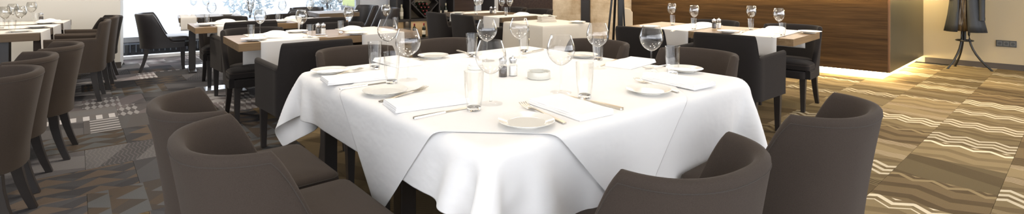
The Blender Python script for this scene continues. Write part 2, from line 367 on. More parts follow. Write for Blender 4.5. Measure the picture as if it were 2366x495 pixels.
for k, (t_, o_, w_) in enumerate(((2.9, 9.0, 1.6), (5.2, 8.0, 1.2))):
    sh = empty('shrub', wp(t_, o_)+Vector((0, 0, -.04)), 34.5); mb = MB()
    for q in range(420):
        a_ = random.uniform(0, 2*PI); r_ = random.random()**.5; z = random.uniform(.1, 1.1); rr = w_*.5*r_*math.sin(min(1, z/1.15)*PI*.85+.25)
        p = Vector((rr*math.cos(a_), rr*math.sin(a_), z)); n_ = Vector((random.gauss(0, 1), random.gauss(0, 1), random.gauss(0, 1))).normalized()*.09; e_v = n_.cross(Vector((.3, .5, .8))).normalized()*.04
        mb.add([p-n_, p+e_v, p+n_, p-e_v], [(0, 1, 2, 3)])
    tag(mb.build('leaves', plain('pale_leaf', (.40, .44, .45), .6, var=.35), sh, False), kind='stuff')
    for q in range(3): MB().tube([(0, 0, 0), (.1*math.cos(q*2.1), .1*math.sin(q*2.1), .5), (.3*math.cos(q*2.1), .3*math.sin(q*2.1), .95)], .03, 6, r2=.01).build('stem', BASEB, sh)
    tag(sh, ('pale bushy shrub far outside the middle of the window', 'pale bushy shrub outside, left of the lime van')[k], 'shrub')

# bar counter with its lit recessed plinth, and the wall line it stands on
CK = G(2056, 169, .10); BD = rot2(139.5); BE = rot2(42.0)
cf = lambda a, b: (CK+BD*a+BE*b)
bar = empty('bar_counter', (CK.x, CK.y, 0)); tag(bar, 'walnut bar counter with bronze end panel floating over a glowing plinth', 'bar counter')
def barpoly(a0, a1, b0, b1): return [tuple((cf(a, b)-CK).xy) for a, b in ((a0, b0), (a0, b1), (a1, b1), (a1, b0))]
BL = 3.48
cl = G(2146, 127.4, .10); BEND = (cl-CK).length
fr = MB().box((.02, -.02, .1), (BL, .04, 1.08)).build('front_panel', WALNUT, bar, False, .002); fr.rotation_euler = (0, 0, R(139.5)); fr.scale = (1, -1, 1)
MB().prism(barpoly(0, .028, 0, .03), .1, 1.08).build('edge_trim', WALNUTEDGE, bar, False, .002)
MB().prism(barpoly(.0, .03, .03, BEND), .1, 1.08).build('end_panel', BRONZE, bar, False, .002)
MB().prism(barpoly(.03, BL, .05, BEND), .1, 1.06).build('body', CAB, bar, False)
MB().prism(barpoly(.09, BL, .09, BEND), .0, .1).build('plinth', plain('plinth_paint', (.72, .66, .52), .5, var=.02), bar, False)
MB().prism(barpoly(-.10, BL, -.10, BEND), 1.14, 1.19).build('worktop', WALNUT, bar, False, .003)
MB().prism(barpoly(.03, BL, .03, BEND), 1.06, 1.14).build('rail', CAB, bar, False)
MB().prism(barpoly(.05, BL-.05, .05, .075), .086, .098).build('led_strip', LED, bar, False)
MB().prism(barpoly(.05, .075, .05, BEND-.02), .086, .098).build('led_strip', LED, bar, False)
LED2 = emit('led_strip_top', (1, .76, .36), 90)
MB().prism(barpoly(-.05, BL-.05, -.06, -.04), 1.128, 1.139).build('led_strip', LED2, bar, False)
MB().prism(barpoly(-.06, -.04, -.06, BEND-.02), 1.128, 1.139).build('led_strip', LED2, bar, False)
# wall behind the coat stand
A0 = G(2163, 134, .08); A1 = G(2366, 151, .08); ad = (A1-A0); ad.z = 0; ad.normalize()
a0, a1 = A0-ad*.55, A0+ad*3.6
struct('wall_right', wallbox(MB(), (a0.x, a0.y), (a1.x, a1.y), 0, CEIL, .2), BEIGE)
nn = Vector((ad.y, -ad.x, 0))
b0 = A0-ad*.13
struct('baseboard_right', wallbox(MB(), (b0.x, b0.y), (a1.x, a1.y), 0, .08, -.012), BASEB)
# wall line beyond the counter
SE = cf(BL, 0); sl = lambda t, off=0: SE+BD*t+Vector((-BD.y, BD.x, 0))*off
def tpx(px):                                           # how far along that wall a photograph column lies
    k = (px-CX)/F; return (SE.x-k*SE.y)/(k*BD.y-BD.x)
def seg(name, p0, p1, m, th=.2, z0=0, z1=CEIL, off=0, s=True):
    a, b = sl(tpx(p0), off), sl(tpx(p1), off); mb = wallbox(MB(), (a.x, a.y), (b.x, b.y), z0, z1, -th)
    return struct(name, mb, m) if s else mb
seg('wall_stone', 1470, 1362, STONE); seg('trim_1', 1364, 1344, CAB, .2, off=.03); seg('wall_stone_far', 1346, 1277, STONE); seg('wall_panel_dark', 1277, 1150, DARKPANEL); seg('trim_2', 1151, 1144, OFFWHITE, .2, off=.02)
q0, q1 = sl(tpx(1146)), wp(7.25)
seg('wall_far_corner', 1146, 1112, CAB)

# ------------------------------------------------------------------ chairs
def u_path(hwid, yb, yc, yf, e, qs, flare=0):
    """plan of the shell, sampled at signed arc lengths qs measured from the middle of the back"""
    pts = []
    for k in range(401):
        f = PI/2*k/400; pts.append((hwid*abs(math.sin(f))**e, yc-(yc-yb)*abs(math.cos(f))**e))
    pts += [(hwid+flare*k/60, yc+(yf-yc)*k/60) for k in range(1, 61)]
    P = np.array(pts); L = np.concatenate([[0], np.cumsum(np.hypot(*np.diff(P, axis=0).T))]); tot = L[-1]; out = []
    for q in qs:
        a = min(abs(q)*1.0, tot); x = np.interp(a, L, P[:, 0]); y = np.interp(a, L, P[:, 1]); e1 = .006
        x0, y0 = np.interp(max(a-e1, 0), L, P[:, 0]), np.interp(max(a-e1, 0), L, P[:, 1]); x1, y1 = np.interp(min(a+e1, tot), L, P[:, 0]), np.interp(min(a+e1, tot), L, P[:, 1])
        if a < e1: x0, y0 = -x1, y1
        tx, ty = x1-x0, y1-y0; l = math.hypot(tx, ty); nx, ny = ty/l, -tx/l; s = 1 if q >= 0 else -1
        out.append((s*x, y, s*nx, ny))
    return out, tot
def shell(hwid, yb, yc, yf, e, top, zb, th, lean, sidelean, qdense, flare=0):
    _, tot = u_path(hwid, yb, yc, yf, e, [0], flare)
    qs = sorted(set([round(tot*k/34, 4) for k in range(35)]+[q for q in qdense if q < tot]))
    qs = [-q for q in reversed(qs) if q > 0]+qs
    P, _ = u_path(hwid, yb, yc, yf, e, qs, flare); rs = []; rim = []; inner = []
    def pos(i, z, o):
        x, y, nx, ny = P[i]; k = max(0, (z-zb-.06)/(.80-zb)); d = o+(sidelean+(lean-sidelean)*max(0, -ny)**1.5)*k**1.2
        return (x+nx*d, y+ny*d, z)
    h = th/2
    for i, q in enumerate(qs):
        zt = top(abs(q)); ring = []
        for k in range(7): ring.append(pos(i, zb+(zt-h-zb)*k/6, h))
        for k in range(1, 6):
            a = PI*k/6; ring.append(pos(i, zt-h+h*math.sin(a), h*math.cos(a)))
        for k in range(7): ring.append(pos(i, zt-h-(zt-h-zb)*k/6, -h))
        rs.append(ring); rim.append(pos(i, zt-h-.006, h+.0003)); inner.append(pos(i, zb+.08, -h))
    mb = MB(); mb.rings(rs); inner = [top(abs(q)) for q in qs]; return mb, rim, inner, P
def leg(mb, x, y, z1, dx, dy, w1=.026, w0=.017):
    rs = []
    for k in range(5):
        t = k/4; w = w1+(w0-w1)*t; ox, oy = dx*t**1.6, dy*t**1.6
        rs.append([(x+ox+a*w, y+oy+b*w, z1*(1-t)) for a, b in ((-1, -1), (1, -1), (1, 1), (-1, 1))])
    return mb.rings(rs)
def seat_parts(t, P, inset, yfront, zb, zs, fab, pmat, tops=None):
    """upholstered base and cushion that fill the shell"""
    base_pl = [(x-nx*inset, y-ny*inset) for x, y, nx, ny in P][::2]
    if tops:                                             # the cushion widens over the shell where the shell has dropped below it
        pl = []
        for (x, y, nx, ny), zt in zip(P, tops):
            k = min(1, max(0, (.475-zt)/.05)); d = inset-(inset+.0225)*k; pl.append((x-nx*d, y-ny*d))
        pl = pl[::2]
    else: pl = base_pl
    def close_front(pl):
        x0 = pl[-1][0]; fr = [(x0, yfront-.03), (x0-.012, yfront-.010), (x0-.04, yfront)]; return pl+fr+[(-x, y) for x, y in reversed(fr)]
    bpoly = close_front(base_pl)
    x0 = pl[-1][0]
    fr = [(x0, yfront-.03), (x0-.012, yfront-.010), (x0-.04, yfront)]; poly = pl+fr+[(-x, y) for x, y in reversed(fr)]
    cx, cy = 0, sum(p[1] for p in poly)/len(poly)
    def ring(s, z): return [(cx+(x-cx)*s, cy+(y-cy)*s, z) for x, y in poly]
    def bring(s, z): return [(cx+(x-cx)*s, cy+(y-cy)*s, z) for x, y in bpoly]
    MB().rings([bring(.985, zb+.004), bring(1, zb+.02), bring(1, zs-.085), bring(.99, zs-.078)]).build('seat_base', fab, t)
    c = MB().rings([ring(.985, zs-.058), ring(1.0, zs-.054), ring(1.005, zs-.030), ring(.99, zs-.014), ring(.96, zs-.003), ring(.88, zs+.005), ring(.6, zs+.011), ring(.2, zs+.013)]).build('seat_cushion', fab, t)
    MB().tube([(p[0], p[1], p[2]) for p in ring(.992, zs-.016)], .0028, 6, True).build('piping', pmat, c)
def make_tub(fab, pmat):
    def f():
        t = empty('tub_chair')
        H0, q0, q1 = .79, .315, .54
        def top(q):
            if q < q0-.03: return H0
            w = min(1, (q-q0+.03)/(q1-q0+.03)); return .405+(H0-.405)*(1-w)**2.4*(1+1.6*w) if w < 1 else .405
        mb, rim, inn, P = shell(.238, -.247, -.02, .245, .80, top, .315, .044, .075, .024, [q0-.03+k*.014 for k in range(22)])
        b = mb.build('backrest_shell', fab, t); MB().tube(rim, .0017, 6).build('piping', pmat, b)
        seat_parts(t, P, .019, .305, .315, .462, fab, pmat, inn)
        for sx in (-1, 1):
            leg(MB(), sx*.195, .225, .318, 0, .005).build('leg', LEGWOOD, t, False, .002); leg(MB(), sx*.185, -.185, .318, sx*.01, -.075).build('leg', LEGWOOD, t, False, .002)
        return t
    return f
def make_arm(fab, pmat):
    def f():
        t = empty('armchair')
        def top(q):
            w = min(1, max(0, (q-.218)/.028)); w = w*w*(3-2*w); return 0.83-.008*(min(q, .25)/.25)**3*(1-w)-w*(.168+.0)+max(0, q-.32)*.03
        mb, rim, inn, P = shell(.245, -.262, -.15, .235, .52, top, .315, .042, .05, .008, [.205+k*.004 for k in range(16)], .036)
        b = mb.build('backrest_shell', fab, t); MB().tube(rim, .0017, 6).build('piping', pmat, b)
        seat_parts(t, P, .019, .27, .315, .462, fab, pmat)
        for sx in (-1, 1):
            leg(MB(), sx*.250, .205, .318, 0, .0).build('leg', LEGWOOD, t, False, .002); leg(MB(), sx*.205, -.205, .318, sx*.0, -.05).build('leg', LEGWOOD, t, False, .002)
        return t
    return f
def tub(p, face, label, group=None, kind='taupe'):
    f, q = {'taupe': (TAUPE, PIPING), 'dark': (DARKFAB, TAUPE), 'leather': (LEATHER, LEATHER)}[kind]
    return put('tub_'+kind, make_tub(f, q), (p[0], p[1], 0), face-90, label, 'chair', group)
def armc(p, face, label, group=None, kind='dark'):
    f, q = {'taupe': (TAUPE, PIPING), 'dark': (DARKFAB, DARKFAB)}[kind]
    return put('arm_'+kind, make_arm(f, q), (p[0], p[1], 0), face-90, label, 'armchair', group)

# ------------------------------------------------------------------ main table
TZ = .75; TS = 1.70
N = G(1128, 358, TZ); N.z = 0
def T(u, v, z=0): return N+U*u+V*v+Vector((0, 0, z))
tabs = []
for k, lab in ((0, 'black square-legged table, near half under the large white tablecloth'), (1, 'black square-legged table, far half under the large white tablecloth')):
    t = empty('dining_table', T(.85, .425+.85*k), 40.6); tag(t, lab, 'table', 'tables pushed together under the large cloth')
    MB().box((-.822, -.425+(.028 if k == 0 else 0), .71), (.822, .425-(.028 if k else 0), .75)).build('tabletop', LEGWOOD, t, False, .004)
    MB().box((-.76, -.34, .64), (.76, .34, .71)).build('apron', LEGWOOD, t, False)
    for x in (-.72, .72):
        for y in (-.31, .31): MB().box((x-.035, y-.035, 0), (x+.035, y+.035, .71)).build('leg', LEGWOOD, t, False, .004)
def drape(name, cu, cv, su, sv, ang, n, z0, side, mat, label, steps, seedamp=.004, under=None, bend=.09):
    """numpy cloth: a sheet laid flat on the table whose overhang falls and folds"""
    rng = np.random.RandomState(5)
    nu, nv = n, n; a = np.linspace(-su/2, su/2, nu); b = np.linspace(-sv/2, sv/2, nv); A, B = np.meshgrid(a, b, indexing='ij')
    ca, sa = math.cos(R(ang)), math.sin(R(ang)); X = cu+A*ca-B*sa; Y = cv+A*sa+B*ca
    P = np.stack([X, Y, np.full_like(X, z0)], -1); h = TS/2
    pin = (np.abs(X) < h-.03) & (np.abs(Y) < h-.03); W_ = np.where(pin, 0., 1.)
    P[..., 2] += np.where(pin, 0, rng.uniform(-seedamp, 0, X.shape)); Q = P.copy(); L0 = {}
    cons = []
    for di, dj, st in ((1, 0, 1.), (0, 1, 1.), (1, 1, .35), (1, -1, .35), (3, 0, bend), (0, 3, bend)):
        rest_ = math.hypot(di*su/(nu-1), dj*sv/(nv-1))
        for par in range(2*max(di, abs(dj))):
            d = max(di, abs(dj))
            I, J = np.meshgrid(np.arange(nu-di), np.arange(max(0, -dj), nv-max(0, dj)), indexing='ij')
            key = (I//d) if di else (J//d)
            if par > 1: continue
            m = (key % 2) == par; I, J = I[m], J[m]; cons.append((I, J, I+di, J+dj, rest_, st, d > 1))
    def collide(P):
        x, y, z = P[..., 0], P[..., 1], P[..., 2]; hh = h+side
        low = .58
        ins = (np.abs(x) < hh) & (np.abs(y) < hh) & (z < z0) & (z > low)
        dx, dy, dz = hh-np.abs(x), hh-np.abs(y), z0-z; mn = np.minimum(np.minimum(dx, dy), dz)
        m = ins & (mn == dz); z[m] = z0
        m = ins & (mn == dx) & (mn < dz); x[m] = np.sign(x[m])*hh
        m = ins & (mn == dy) & (mn < dz) & (mn < dx); y[m] = np.sign(y[m])*hh
        if under is not None:                            # keep this cloth outside the one that already hangs there
            for ax, sg, tab in under:
                a, o_ = sg*P[..., ax], P[..., 1-ax]; bi = np.clip(((o_+h+.1)/(2*h+.2)*60).astype(int), 0, 59); zi = np.clip(((z0-z)/.5*25).astype(int), 0, 24)
                lim = tab[bi, zi]+.007; m = (a > h-.01) & (a < lim) & (np.abs(o_) < h) & (z < z0-.003); P[..., ax][m] = sg*lim[m]
    dt = 1/60
    for s in range(steps):
        vel = (P-Q)*(.985 if s < steps*.6 else .93); Q = P.copy(); P = P+vel*W_[..., None]; P[..., 2] -= 9.8*dt*dt*.5*W_
        for it in range(10):
            for I, J, K, M_, r0, st, far in cons:
                p, q = P[I, J], P[K, M_]; d = q-p; l = np.sqrt((d*d).sum(-1))+1e-9; w1, w2 = W_[I, J], W_[K, M_]; ws = w1+w2
                c = (l-r0)/l*st
                if far: c = np.minimum(c, 0)*1.0
                c = np.where(ws > 0, c/np.maximum(ws, 1e-9), 0)[..., None]*d
                np.add.at(P, (I, J), c*w1[..., None]) if far else P.__setitem__((I, J), p+c*w1[..., None])
                np.add.at(P, (K, M_), -c*w2[..., None]) if far else P.__setitem__((K, M_), P[K, M_]-c*w2[..., None])
            collide(P)
    mb = MB(); flat = P.reshape(-1, 3); c = T(.85, .85)
    vs_ = [tuple(c+U*float(x)+V*float(y)+Vector((0, 0, float(z)))) for x, y, z in flat]
    fs = [(i*nv+j, (i+1)*nv+j, (i+1)*nv+j+1, i*nv+j+1) for i in range(nu-1) for j in range(nv-1)]
    mb.add(vs_, fs); o = mb.build(name, mat, None, True, ang=180)
    for v in o.data.vertices: pass
    m = o.modifiers.new('s', 'SOLIDIFY'); m.thickness = .0016; m.offset = 1
    m = o.modifiers.new('sub', 'SUBSURF'); m.levels = m.render_levels = 1
    tabs_ = []
    for ax, sg in ((0, -1), (0, 1), (1, -1), (1, 1)):
        tab = np.full((60, 25), h+.004); q = flat[(sg*flat[:, ax] > h-.02)]
        bi = np.clip(((q[:, 1-ax]+h+.1)/(2*h+.2)*60).astype(int), 0, 59); zi = np.clip(((z0-q[:, 2])/.5*25).astype(int), 0, 24)
        np.maximum.at(tab, (bi, zi), sg*q[:, ax])
        for _ in range(2):
            pd = np.pad(tab, 1, mode='edge'); tab = np.maximum.reduce([pd[1:-1, 1:-1], pd[:-2, 1:-1], pd[2:, 1:-1], pd[1:-1, :-2], pd[1:-1, 2:]])
        tab = np.maximum.accumulate(tab, 1)*.5+tab*.5; tabs_.append((ax, sg, tab))
    tag(o, label, 'tablecloth'); return tabs_
OV = dict(ul=.21, ur=.38, vl=.33, vr=.30)
hang = drape('tablecloth', (OV['ur']-OV['ul'])/2, (OV['vr']-OV['vl'])/2, TS+OV['ul']+OV['ur'], TS+OV['vl']+OV['vr'], 0, 92, TZ+.003, .004, CLOTH, 'large white tablecloth hanging in folds under the diagonal cloth', 150)
drape('overlay_cloth', .67-.85, .67-.85, 1.53, 1.53, 45, 64, TZ+.0075, .016, CLOTH, 'smaller white cloth laid diagonally on top with corners hanging', 150, under=hang, bend=.03)
CZ = TZ+.0095                                           # top of the two cloths

NG = 'chairs around the large white table'
fc = {'NL': 40.6, 'NR': 130.6, 'FL': -49.4, 'FR': 220.6}
def seatpos(side, s, out):
    return {'NL': T(-out, s), 'NR': T(s, -out), 'FL': T(s, TS+out), 'FR': T(TS+out, s)}[side]
for side, s, out, dr, lab in (('NL', .575, .38, 0, 'taupe tub chair nearest the camera on the left of the white table'), ('NL', 1.14, .385, 0, 'taupe tub chair behind the nearest left one, at the white table'),
        ('NR', .375, .275, -3, 'taupe tub chair with low wide back, front right under the white cloth'), ('NR', 1.225, .325, 2, 'taupe tub chair with tall narrow outline at the right corner of the white table'),
        ('FL', .52, .29, 0, 'taupe tub chair across the white table, beside the wooden table with runners'), ('FL', 1.22, .28, 0, 'taupe tub chair across the white table, in front of the wine cabinet'),
        ('FR', .55, .31, 0, 'taupe tub chair across the white table, behind the right-hand tumbler and plate'), ('FR', 1.31, .22, 0, 'taupe tub chair across the white table, next to the black easel')):
    tub(seatpos(side, s, out), fc[side]+dr, lab, NG)

# ------------------------------------------------------------------ tableware
def make_wine(r=.0625, h=.255, seg=40):
    def f():
        k = r/.0625; zb = h*.47
        bowl = [(.006, zb), (.022, zb+.006), (.045, zb+.025), (.058, zb+.048), (.0625, zb+.068), (.060, zb+.090), (.053, zb+.112), (.0445, h)]
        def sm(pr):
            out = []
            for i in range(len(pr)-1):
                p0 = pr[max(i-1, 0)]; p1 = pr[i]; p2 = pr[i+1]; p3 = pr[min(i+2, len(pr)-1)]
                for t in (0, .33, .67):
                    out.append(tuple(.5*((2*p1[j])+(-p0[j]+p2[j])*t+(2*p0[j]-5*p1[j]+4*p2[j]-p3[j])*t*t+(-p0[j]+3*p1[j]-3*p2[j]+p3[j])*t**3) for j in (0, 1)))
            return out+[pr[-1]]
        b = sm([(x*k, z) for x, z in bowl]); n = 28 if seg > 30 else 16
        t = empty('wine_glass')
        MB().lathe([(0, zb-.002)]+b+[(x-.0012, z) for x, z in reversed(b) if x > .002]+[(0, zb+.004)], n).build('bowl', GLASS if seg > 30 else GLASS2, t)
        MB().lathe([(0, zb), (.0052, zb-.002), (.0040, zb-.02), (.0036, zb*.5), (.0042, .016), (.007, .010), (0, .009)], n).build('stem', TGLASS, t)
        MB().lathe([(0, .009), (.007, .009), (.012, .0062), (.030*k, .0035), (.048*k, .0022), (.049*k, .001), (.048*k, 0), (0, 0)], n).build('foot', FOOT, t)
        return t
    return f
def make_tumbler(seg=28):
    def f():
        t = empty('tumbler')
        o = [(.0255, 0), (.0275, .004), (.0285, .015), (.033, .05), (.0362, .09), (.0382, .15)]
        MB().lathe([(0, 0)]+o+[(.0372, .1505)]+[(x-.0018, z) for x, z in reversed(o) if z > .02]+[(.024, .016), (0, .0155)], seg).build('body', TGLASS, t)
        MB().lathe([(0, .001), (.0245, .001), (.0255, .004), (.026, .013), (.022, .0148), (0, .015)], seg).build('thick_base', SOLID, t)
        return t
    return f
def make_plate():
    t = empty('plate')
    MB().lathe([(0, .004), (.045, .004), (.048, 0), (.054, 0), (.057, .005), (.075, .010), (.097, .0165), (.0985, .0178), (.0975, .0188), (.078, .0125), (.066, .009), (.060, .0072), (0, .0068)], 40).build('dish', CHINA, t)
    MB().lathe([(.0615, .0072), (.0625, .0092), (.065, .0096), (.0668, .0092)], 40).build('rim_ring', CHINA, t); return t
def make_fork():
    t = empty('fork')
    # handle, along y, tines towards +y
    sec = [(-.10, .0045, .002), (-.098, .0065, .002), (-.06, .0058, .0025), (-.01, .0036, .004), (.03, .0032, .0055), (.045, .006, .005), (.055, .0105, .0035), (.064, .0118, .0025)]
    MB().rings([[(-w, y, z), (w, y, z), (w*.8, y, z+.0022), (-w*.8, y, z+.0022)] for y, w, z in sec]).build('handle', STEEL, t)
    for k in range(4):
        x = -.0098+k*.00653
        MB().rings([[(x-w, y, z), (x+w, y, z), (x+w, y, z+.0018), (x-w, y, z+.0018)] for y, w, z in ((.062, .0019, .0025), (.08, .0016, .0035), (.094, .0013, .006), (.104, .0007, .0095))]).build('tine', STEEL, t, False)
    return t
def make_knife():
    t = empty('knife')
    MB().rings([[(-w, y, .0005), (w, y, .0005), (w*.8, y, h), (-w*.8, y, h)] for y, w, h in ((-.115, .005, .004), (-.113, .0072, .006), (-.07, .0062, .006), (-.01, .005, .0055), (0, .0048, .005))]).build('handle', STEEL, t)
    MB().rings([[(-.0048, y, .001), (w, y, .001), (w, y, .0018), (-.0048, y, .0032)] for y, w in ((0, .0048), (.03, .0075), (.085, .0082), (.105, .004), (.113, -.003))]).build('blade', STEEL, t, False)
    return t
def make_napkin():
    """three stacked folds, the fold edge showing at the long side"""
    t = empty('napkin')
    for k, (w, l, z0, h, dx) in enumerate(((.168, .305, 0, .0085, 0), (.165, .302, .0068, .0085, .002), (.162, .299, .0134, .0080, .003))):
        nx, ny = 10, 14; top = []; 
        mb = MB()
        prof = []
        for i in range(9): a = -PI/2+PI*i/8; prof.append((w/2-h/2+h/2*math.cos(a), z0+h/2+h/2*math.sin(a)))
        for i in range(9): a = PI/2+PI*i/8; prof.append((-w/2+h/2+h/2*math.cos(a), z0+h/2+h/2*math.sin(a)))
        rs = []
        for j in range(11):
            y = -l/2+l*j/10; e = .94 if j in (0, 10) else 1; b = .0012*math.sin(j*1.3+k)
            rs.append([(dx+x*(1+.01*math.sin(j*.9+k)), y, (z-z0-h/2)*e+z0+h/2+(b if z > z0+h/2 else 0)) for x, z in prof])
        mb.rings(rs).build('fold', NAPKIN, t)
    return t
def make_loose_napkin():
    """soft folded napkin with a raised peak"""
    n = 14; bm = MB(); P = []
    for side_ in (0, 1):
        for i in range(n+1):
            for j in range(n+1):
                a, b = i/n*2-1, j/n*2-1; hgt = .020*max(0, 1-abs(a*.7+.25*b))**.7*max(0, 1-.5*b*b)+.006*math.sin(5*a+3*b)+.010
                ed = (1-max(abs(a), abs(b))**8)
                P.append((a*.10, b*.085*(1-.15*abs(a)), (.004+hgt*ed)*(1 if side_ == 0 else 0)+(0.0 if side_ else .0)))
    m = n+1; fs = [(i*m+j, (i+1)*m+j, (i+1)*m+j+1, i*m+j+1) for i in range(n) for j in range(n)]
    k = m*m; fs += [tuple(k+q for q in reversed(f)) for f in fs]
    edge = [(i, 0) for i in range(n)]+[(n, j) for j in range(n)]+[(i, n) for i in range(n, 0, -1)]+[(0, j) for j in range(n, 0, -1)]
    ids = [i*m+j for i, j in edge]
    fs += [(ids[q], ids[(q+1) % len(ids)], k+ids[(q+1) % len(ids)], k+ids[q]) for q in range(len(ids))]
    t = MB().add(P, fs).build('napkin', NAPKIN, None, True, ang=80); return t
ASH = plain('ashtray_china', (.60, .59, .53), .15, var=.02)
def make_ashtray():
    t = empty('ashtray')
    MB().lathe([(0, 0), (.054, 0), (.058, .003), (.0585, .034), (.057, .037), (.053, .037), (.051, .034), (.049, .012), (0, .010)], 40).build('dish', ASH, t)
    for k in range(3):
        a = R(40+120*k); M_ = Matrix.Rotation(a, 4, 'Z'); MB().box((.045, -.006, .0365), (.060, -.004, .0395), M_).box((.045, .004, .0365), (.060, .006, .0395), M_).build('rest_notch', CHINA, t, False, .0008)
    return t
PEPPER = plain('peppercorns', (.05, .035, .025), .6, var=.8, scale=160, bump=.8, bscale=180); SALT = plain('salt_grains', (.85, .84, .82), .6, var=.1, scale=160, bump=.5, bscale=200)
def make_mill(fill):
    def f():
        t = empty('spice_mill')
        MB().lathe([(0, 0), (.022, 0), (.024, .004), (.023, .055), (.018, .066), (.016, .068), (.012, .066), (.0215, .054), (.0215, .004), (0, .003)], 20).build('jar', TGLASS, t)
        MB().lathe([(0, .003), (.0205, .003), (.0205, .050), (.015, .053), (0, .054)], 18).build('filling', fill, t)
        c = MB().lathe([(0, .066), (.016, .066), (.019, .072), (.0215, .082), (.0205, .090), (.014, .095), (.007, .096), (.006, .101), (.004, .104), (0, .1045)], 20).build('cap', SILVER, t)
        return t
    return f
def make_candle():
    t = empty('candle_holder')
    MB().lathe([(0, 0), (.040, 0), (.044, .004), (.044, .018), (.040, .022), (0, .022)], 28).build('saucer', CHINA, t)
    MB().lathe([(0, .022), (.034, .022), (.036, .026), (.036, .048), (.033, .052), (0, .052)], 28).build('wax', NAPKIN, t)
    MB().tube([(0, 0, .05), (.001, 0, .060)], .001, 6).build('wick', BLACK, t); return t

SEAT = {'NL1': 'before the nearest left chair', 'NL2': 'before the second left chair', 'NR1': 'before the front right chair', 'NR2': 'before the right corner chair',
        'FL1': 'across the table at far left', 'FL2': 'across the table facing the wine cabinet', 'FR1': 'across the table at far right', 'FR2': 'across the table near the draped side table'}
MG = ' on the large white table'
def PZ(px, py, z=CZ): return G(px, py, z)
def two(key, maker, tip, end, length, cat, label, z=CZ):
    a, b = PZ(*tip), PZ(*end); d = a-b; k = min(1.42, max(1.15, d.length/length)); p = (a+b)/2; put(key, maker, p, math.degrees(math.atan2(d.y, d.x))-90, label, cat, cat+'s'+MG, k)
def wine(px, py, seat): put('wine', make_wine(), PZ(px, py), random.uniform(0, 90), 'large wine glass '+SEAT[seat]+MG.replace(' on', ' on'), 'wine glass', 'wine glasses'+MG)
def tumb(px, py, seat): put('tumbler', make_tumbler(), PZ(px, py), random.uniform(0, 90), 'clear water tumbler '+SEAT[seat]+MG, 'tumbler', 'tumblers'+MG)
def plate(px, py, seat): put('plate', make_plate, PZ(px, py), random.uniform(0, 90), 'white bread plate '+SEAT[seat]+MG, 'plate', 'bread plates'+MG)
def napk(px, py, seat, rz): put('napkin', make_napkin, PZ(px, py), rz-90, 'white folded napkin '+SEAT[seat]+MG, 'napkin', 'folded napkins'+MG)
def fork(tip, end, seat): two('fork', make_fork, tip, end, .204, 'fork', 'steel fork beside the bread plate '+SEAT[seat])
def knife(tip, end, seat): two('knife', make_knife, tip, end, .228, 'knife', 'steel table knife beside the napkin '+SEAT[seat])
plate(1216, 288, 'NR1'); fork((1203, 243), (1312, 290), 'NR1'); napk(1315, 252, 'NR1', 130.6-6); knife((1300, 220), (1438, 254), 'NR1'); tumb(1351, 226, 'NR1'); wine(1296, 214, 'NR1')
plate(1498, 214, 'NR2'); fork((1466, 186), (1573, 217), 'NR2'); napk(1565, 191, 'NR2', 130.6-6); knife((1560, 173), (1651, 196), 'NR2'); tumb(1554, 173, 'NR2'); wine(1505, 170, 'NR2')
plate(890, 216, 'NL1'); fork((988, 205), (870, 239), 'NL1'); napk(985, 240, 'NL1', 40.6-10); knife((1090, 248), (961, 274), 'NL1'); tumb(1095, 255, 'NL1'); wine(1134, 240, 'NL1')
plate(763, 168, 'NL2'); fork((838, 160), (752, 181), 'NL2'); napk(822, 184, 'NL2', 40.6-8); knife((900, 190), (794, 206), 'NL2'); tumb(905, 192, 'NL2'); wine(943, 185, 'NL2')
plate(1001, 133, 'FL1'); fork((985, 141), (925, 131), 'FL1'); napk(918, 146, 'FL1', 130.6); tumb(866, 158, 'FL1'); wine(896, 141, 'FL1')
knife((1092, 127), (1062, 119), 'FL2'); tumb(1090, 131, 'FL2'); wine(1125, 141, 'FL2')
plate(1581, 164, 'FR1'); fork((1492, 160), (1545, 151), 'FR1'); napk(1458, 149, 'FR1', 220.6+8); knife((1392, 152), (1420, 141), 'FR1'); tumb(1382, 139, 'FR1'); wine(1381, 158, 'FR1')
plate(1346, 131, 'FR2'); knife((1215, 123), (1245, 117), 'FR2'); tumb(1211, 120, 'FR2'); wine(1200, 133, 'FR2')
put('ashtray', make_ashtray, PZ(1245, 181), 20, 'round white china ashtray in the middle of the white table', 'ashtray')
put('pepper', make_mill(PEPPER), PZ(1162, 177), 0, 'glass pepper mill with dark peppercorns in the middle of the white table', 'pepper mill')
put('salt', make_mill(SALT), PZ(1185, 175), 0, 'glass salt mill beside the pepper mill on the white table', 'salt mill')
put('candle', make_candle, PZ(1099, 160), 0, 'low white candle in a saucer left of the pepper mill', 'candle')

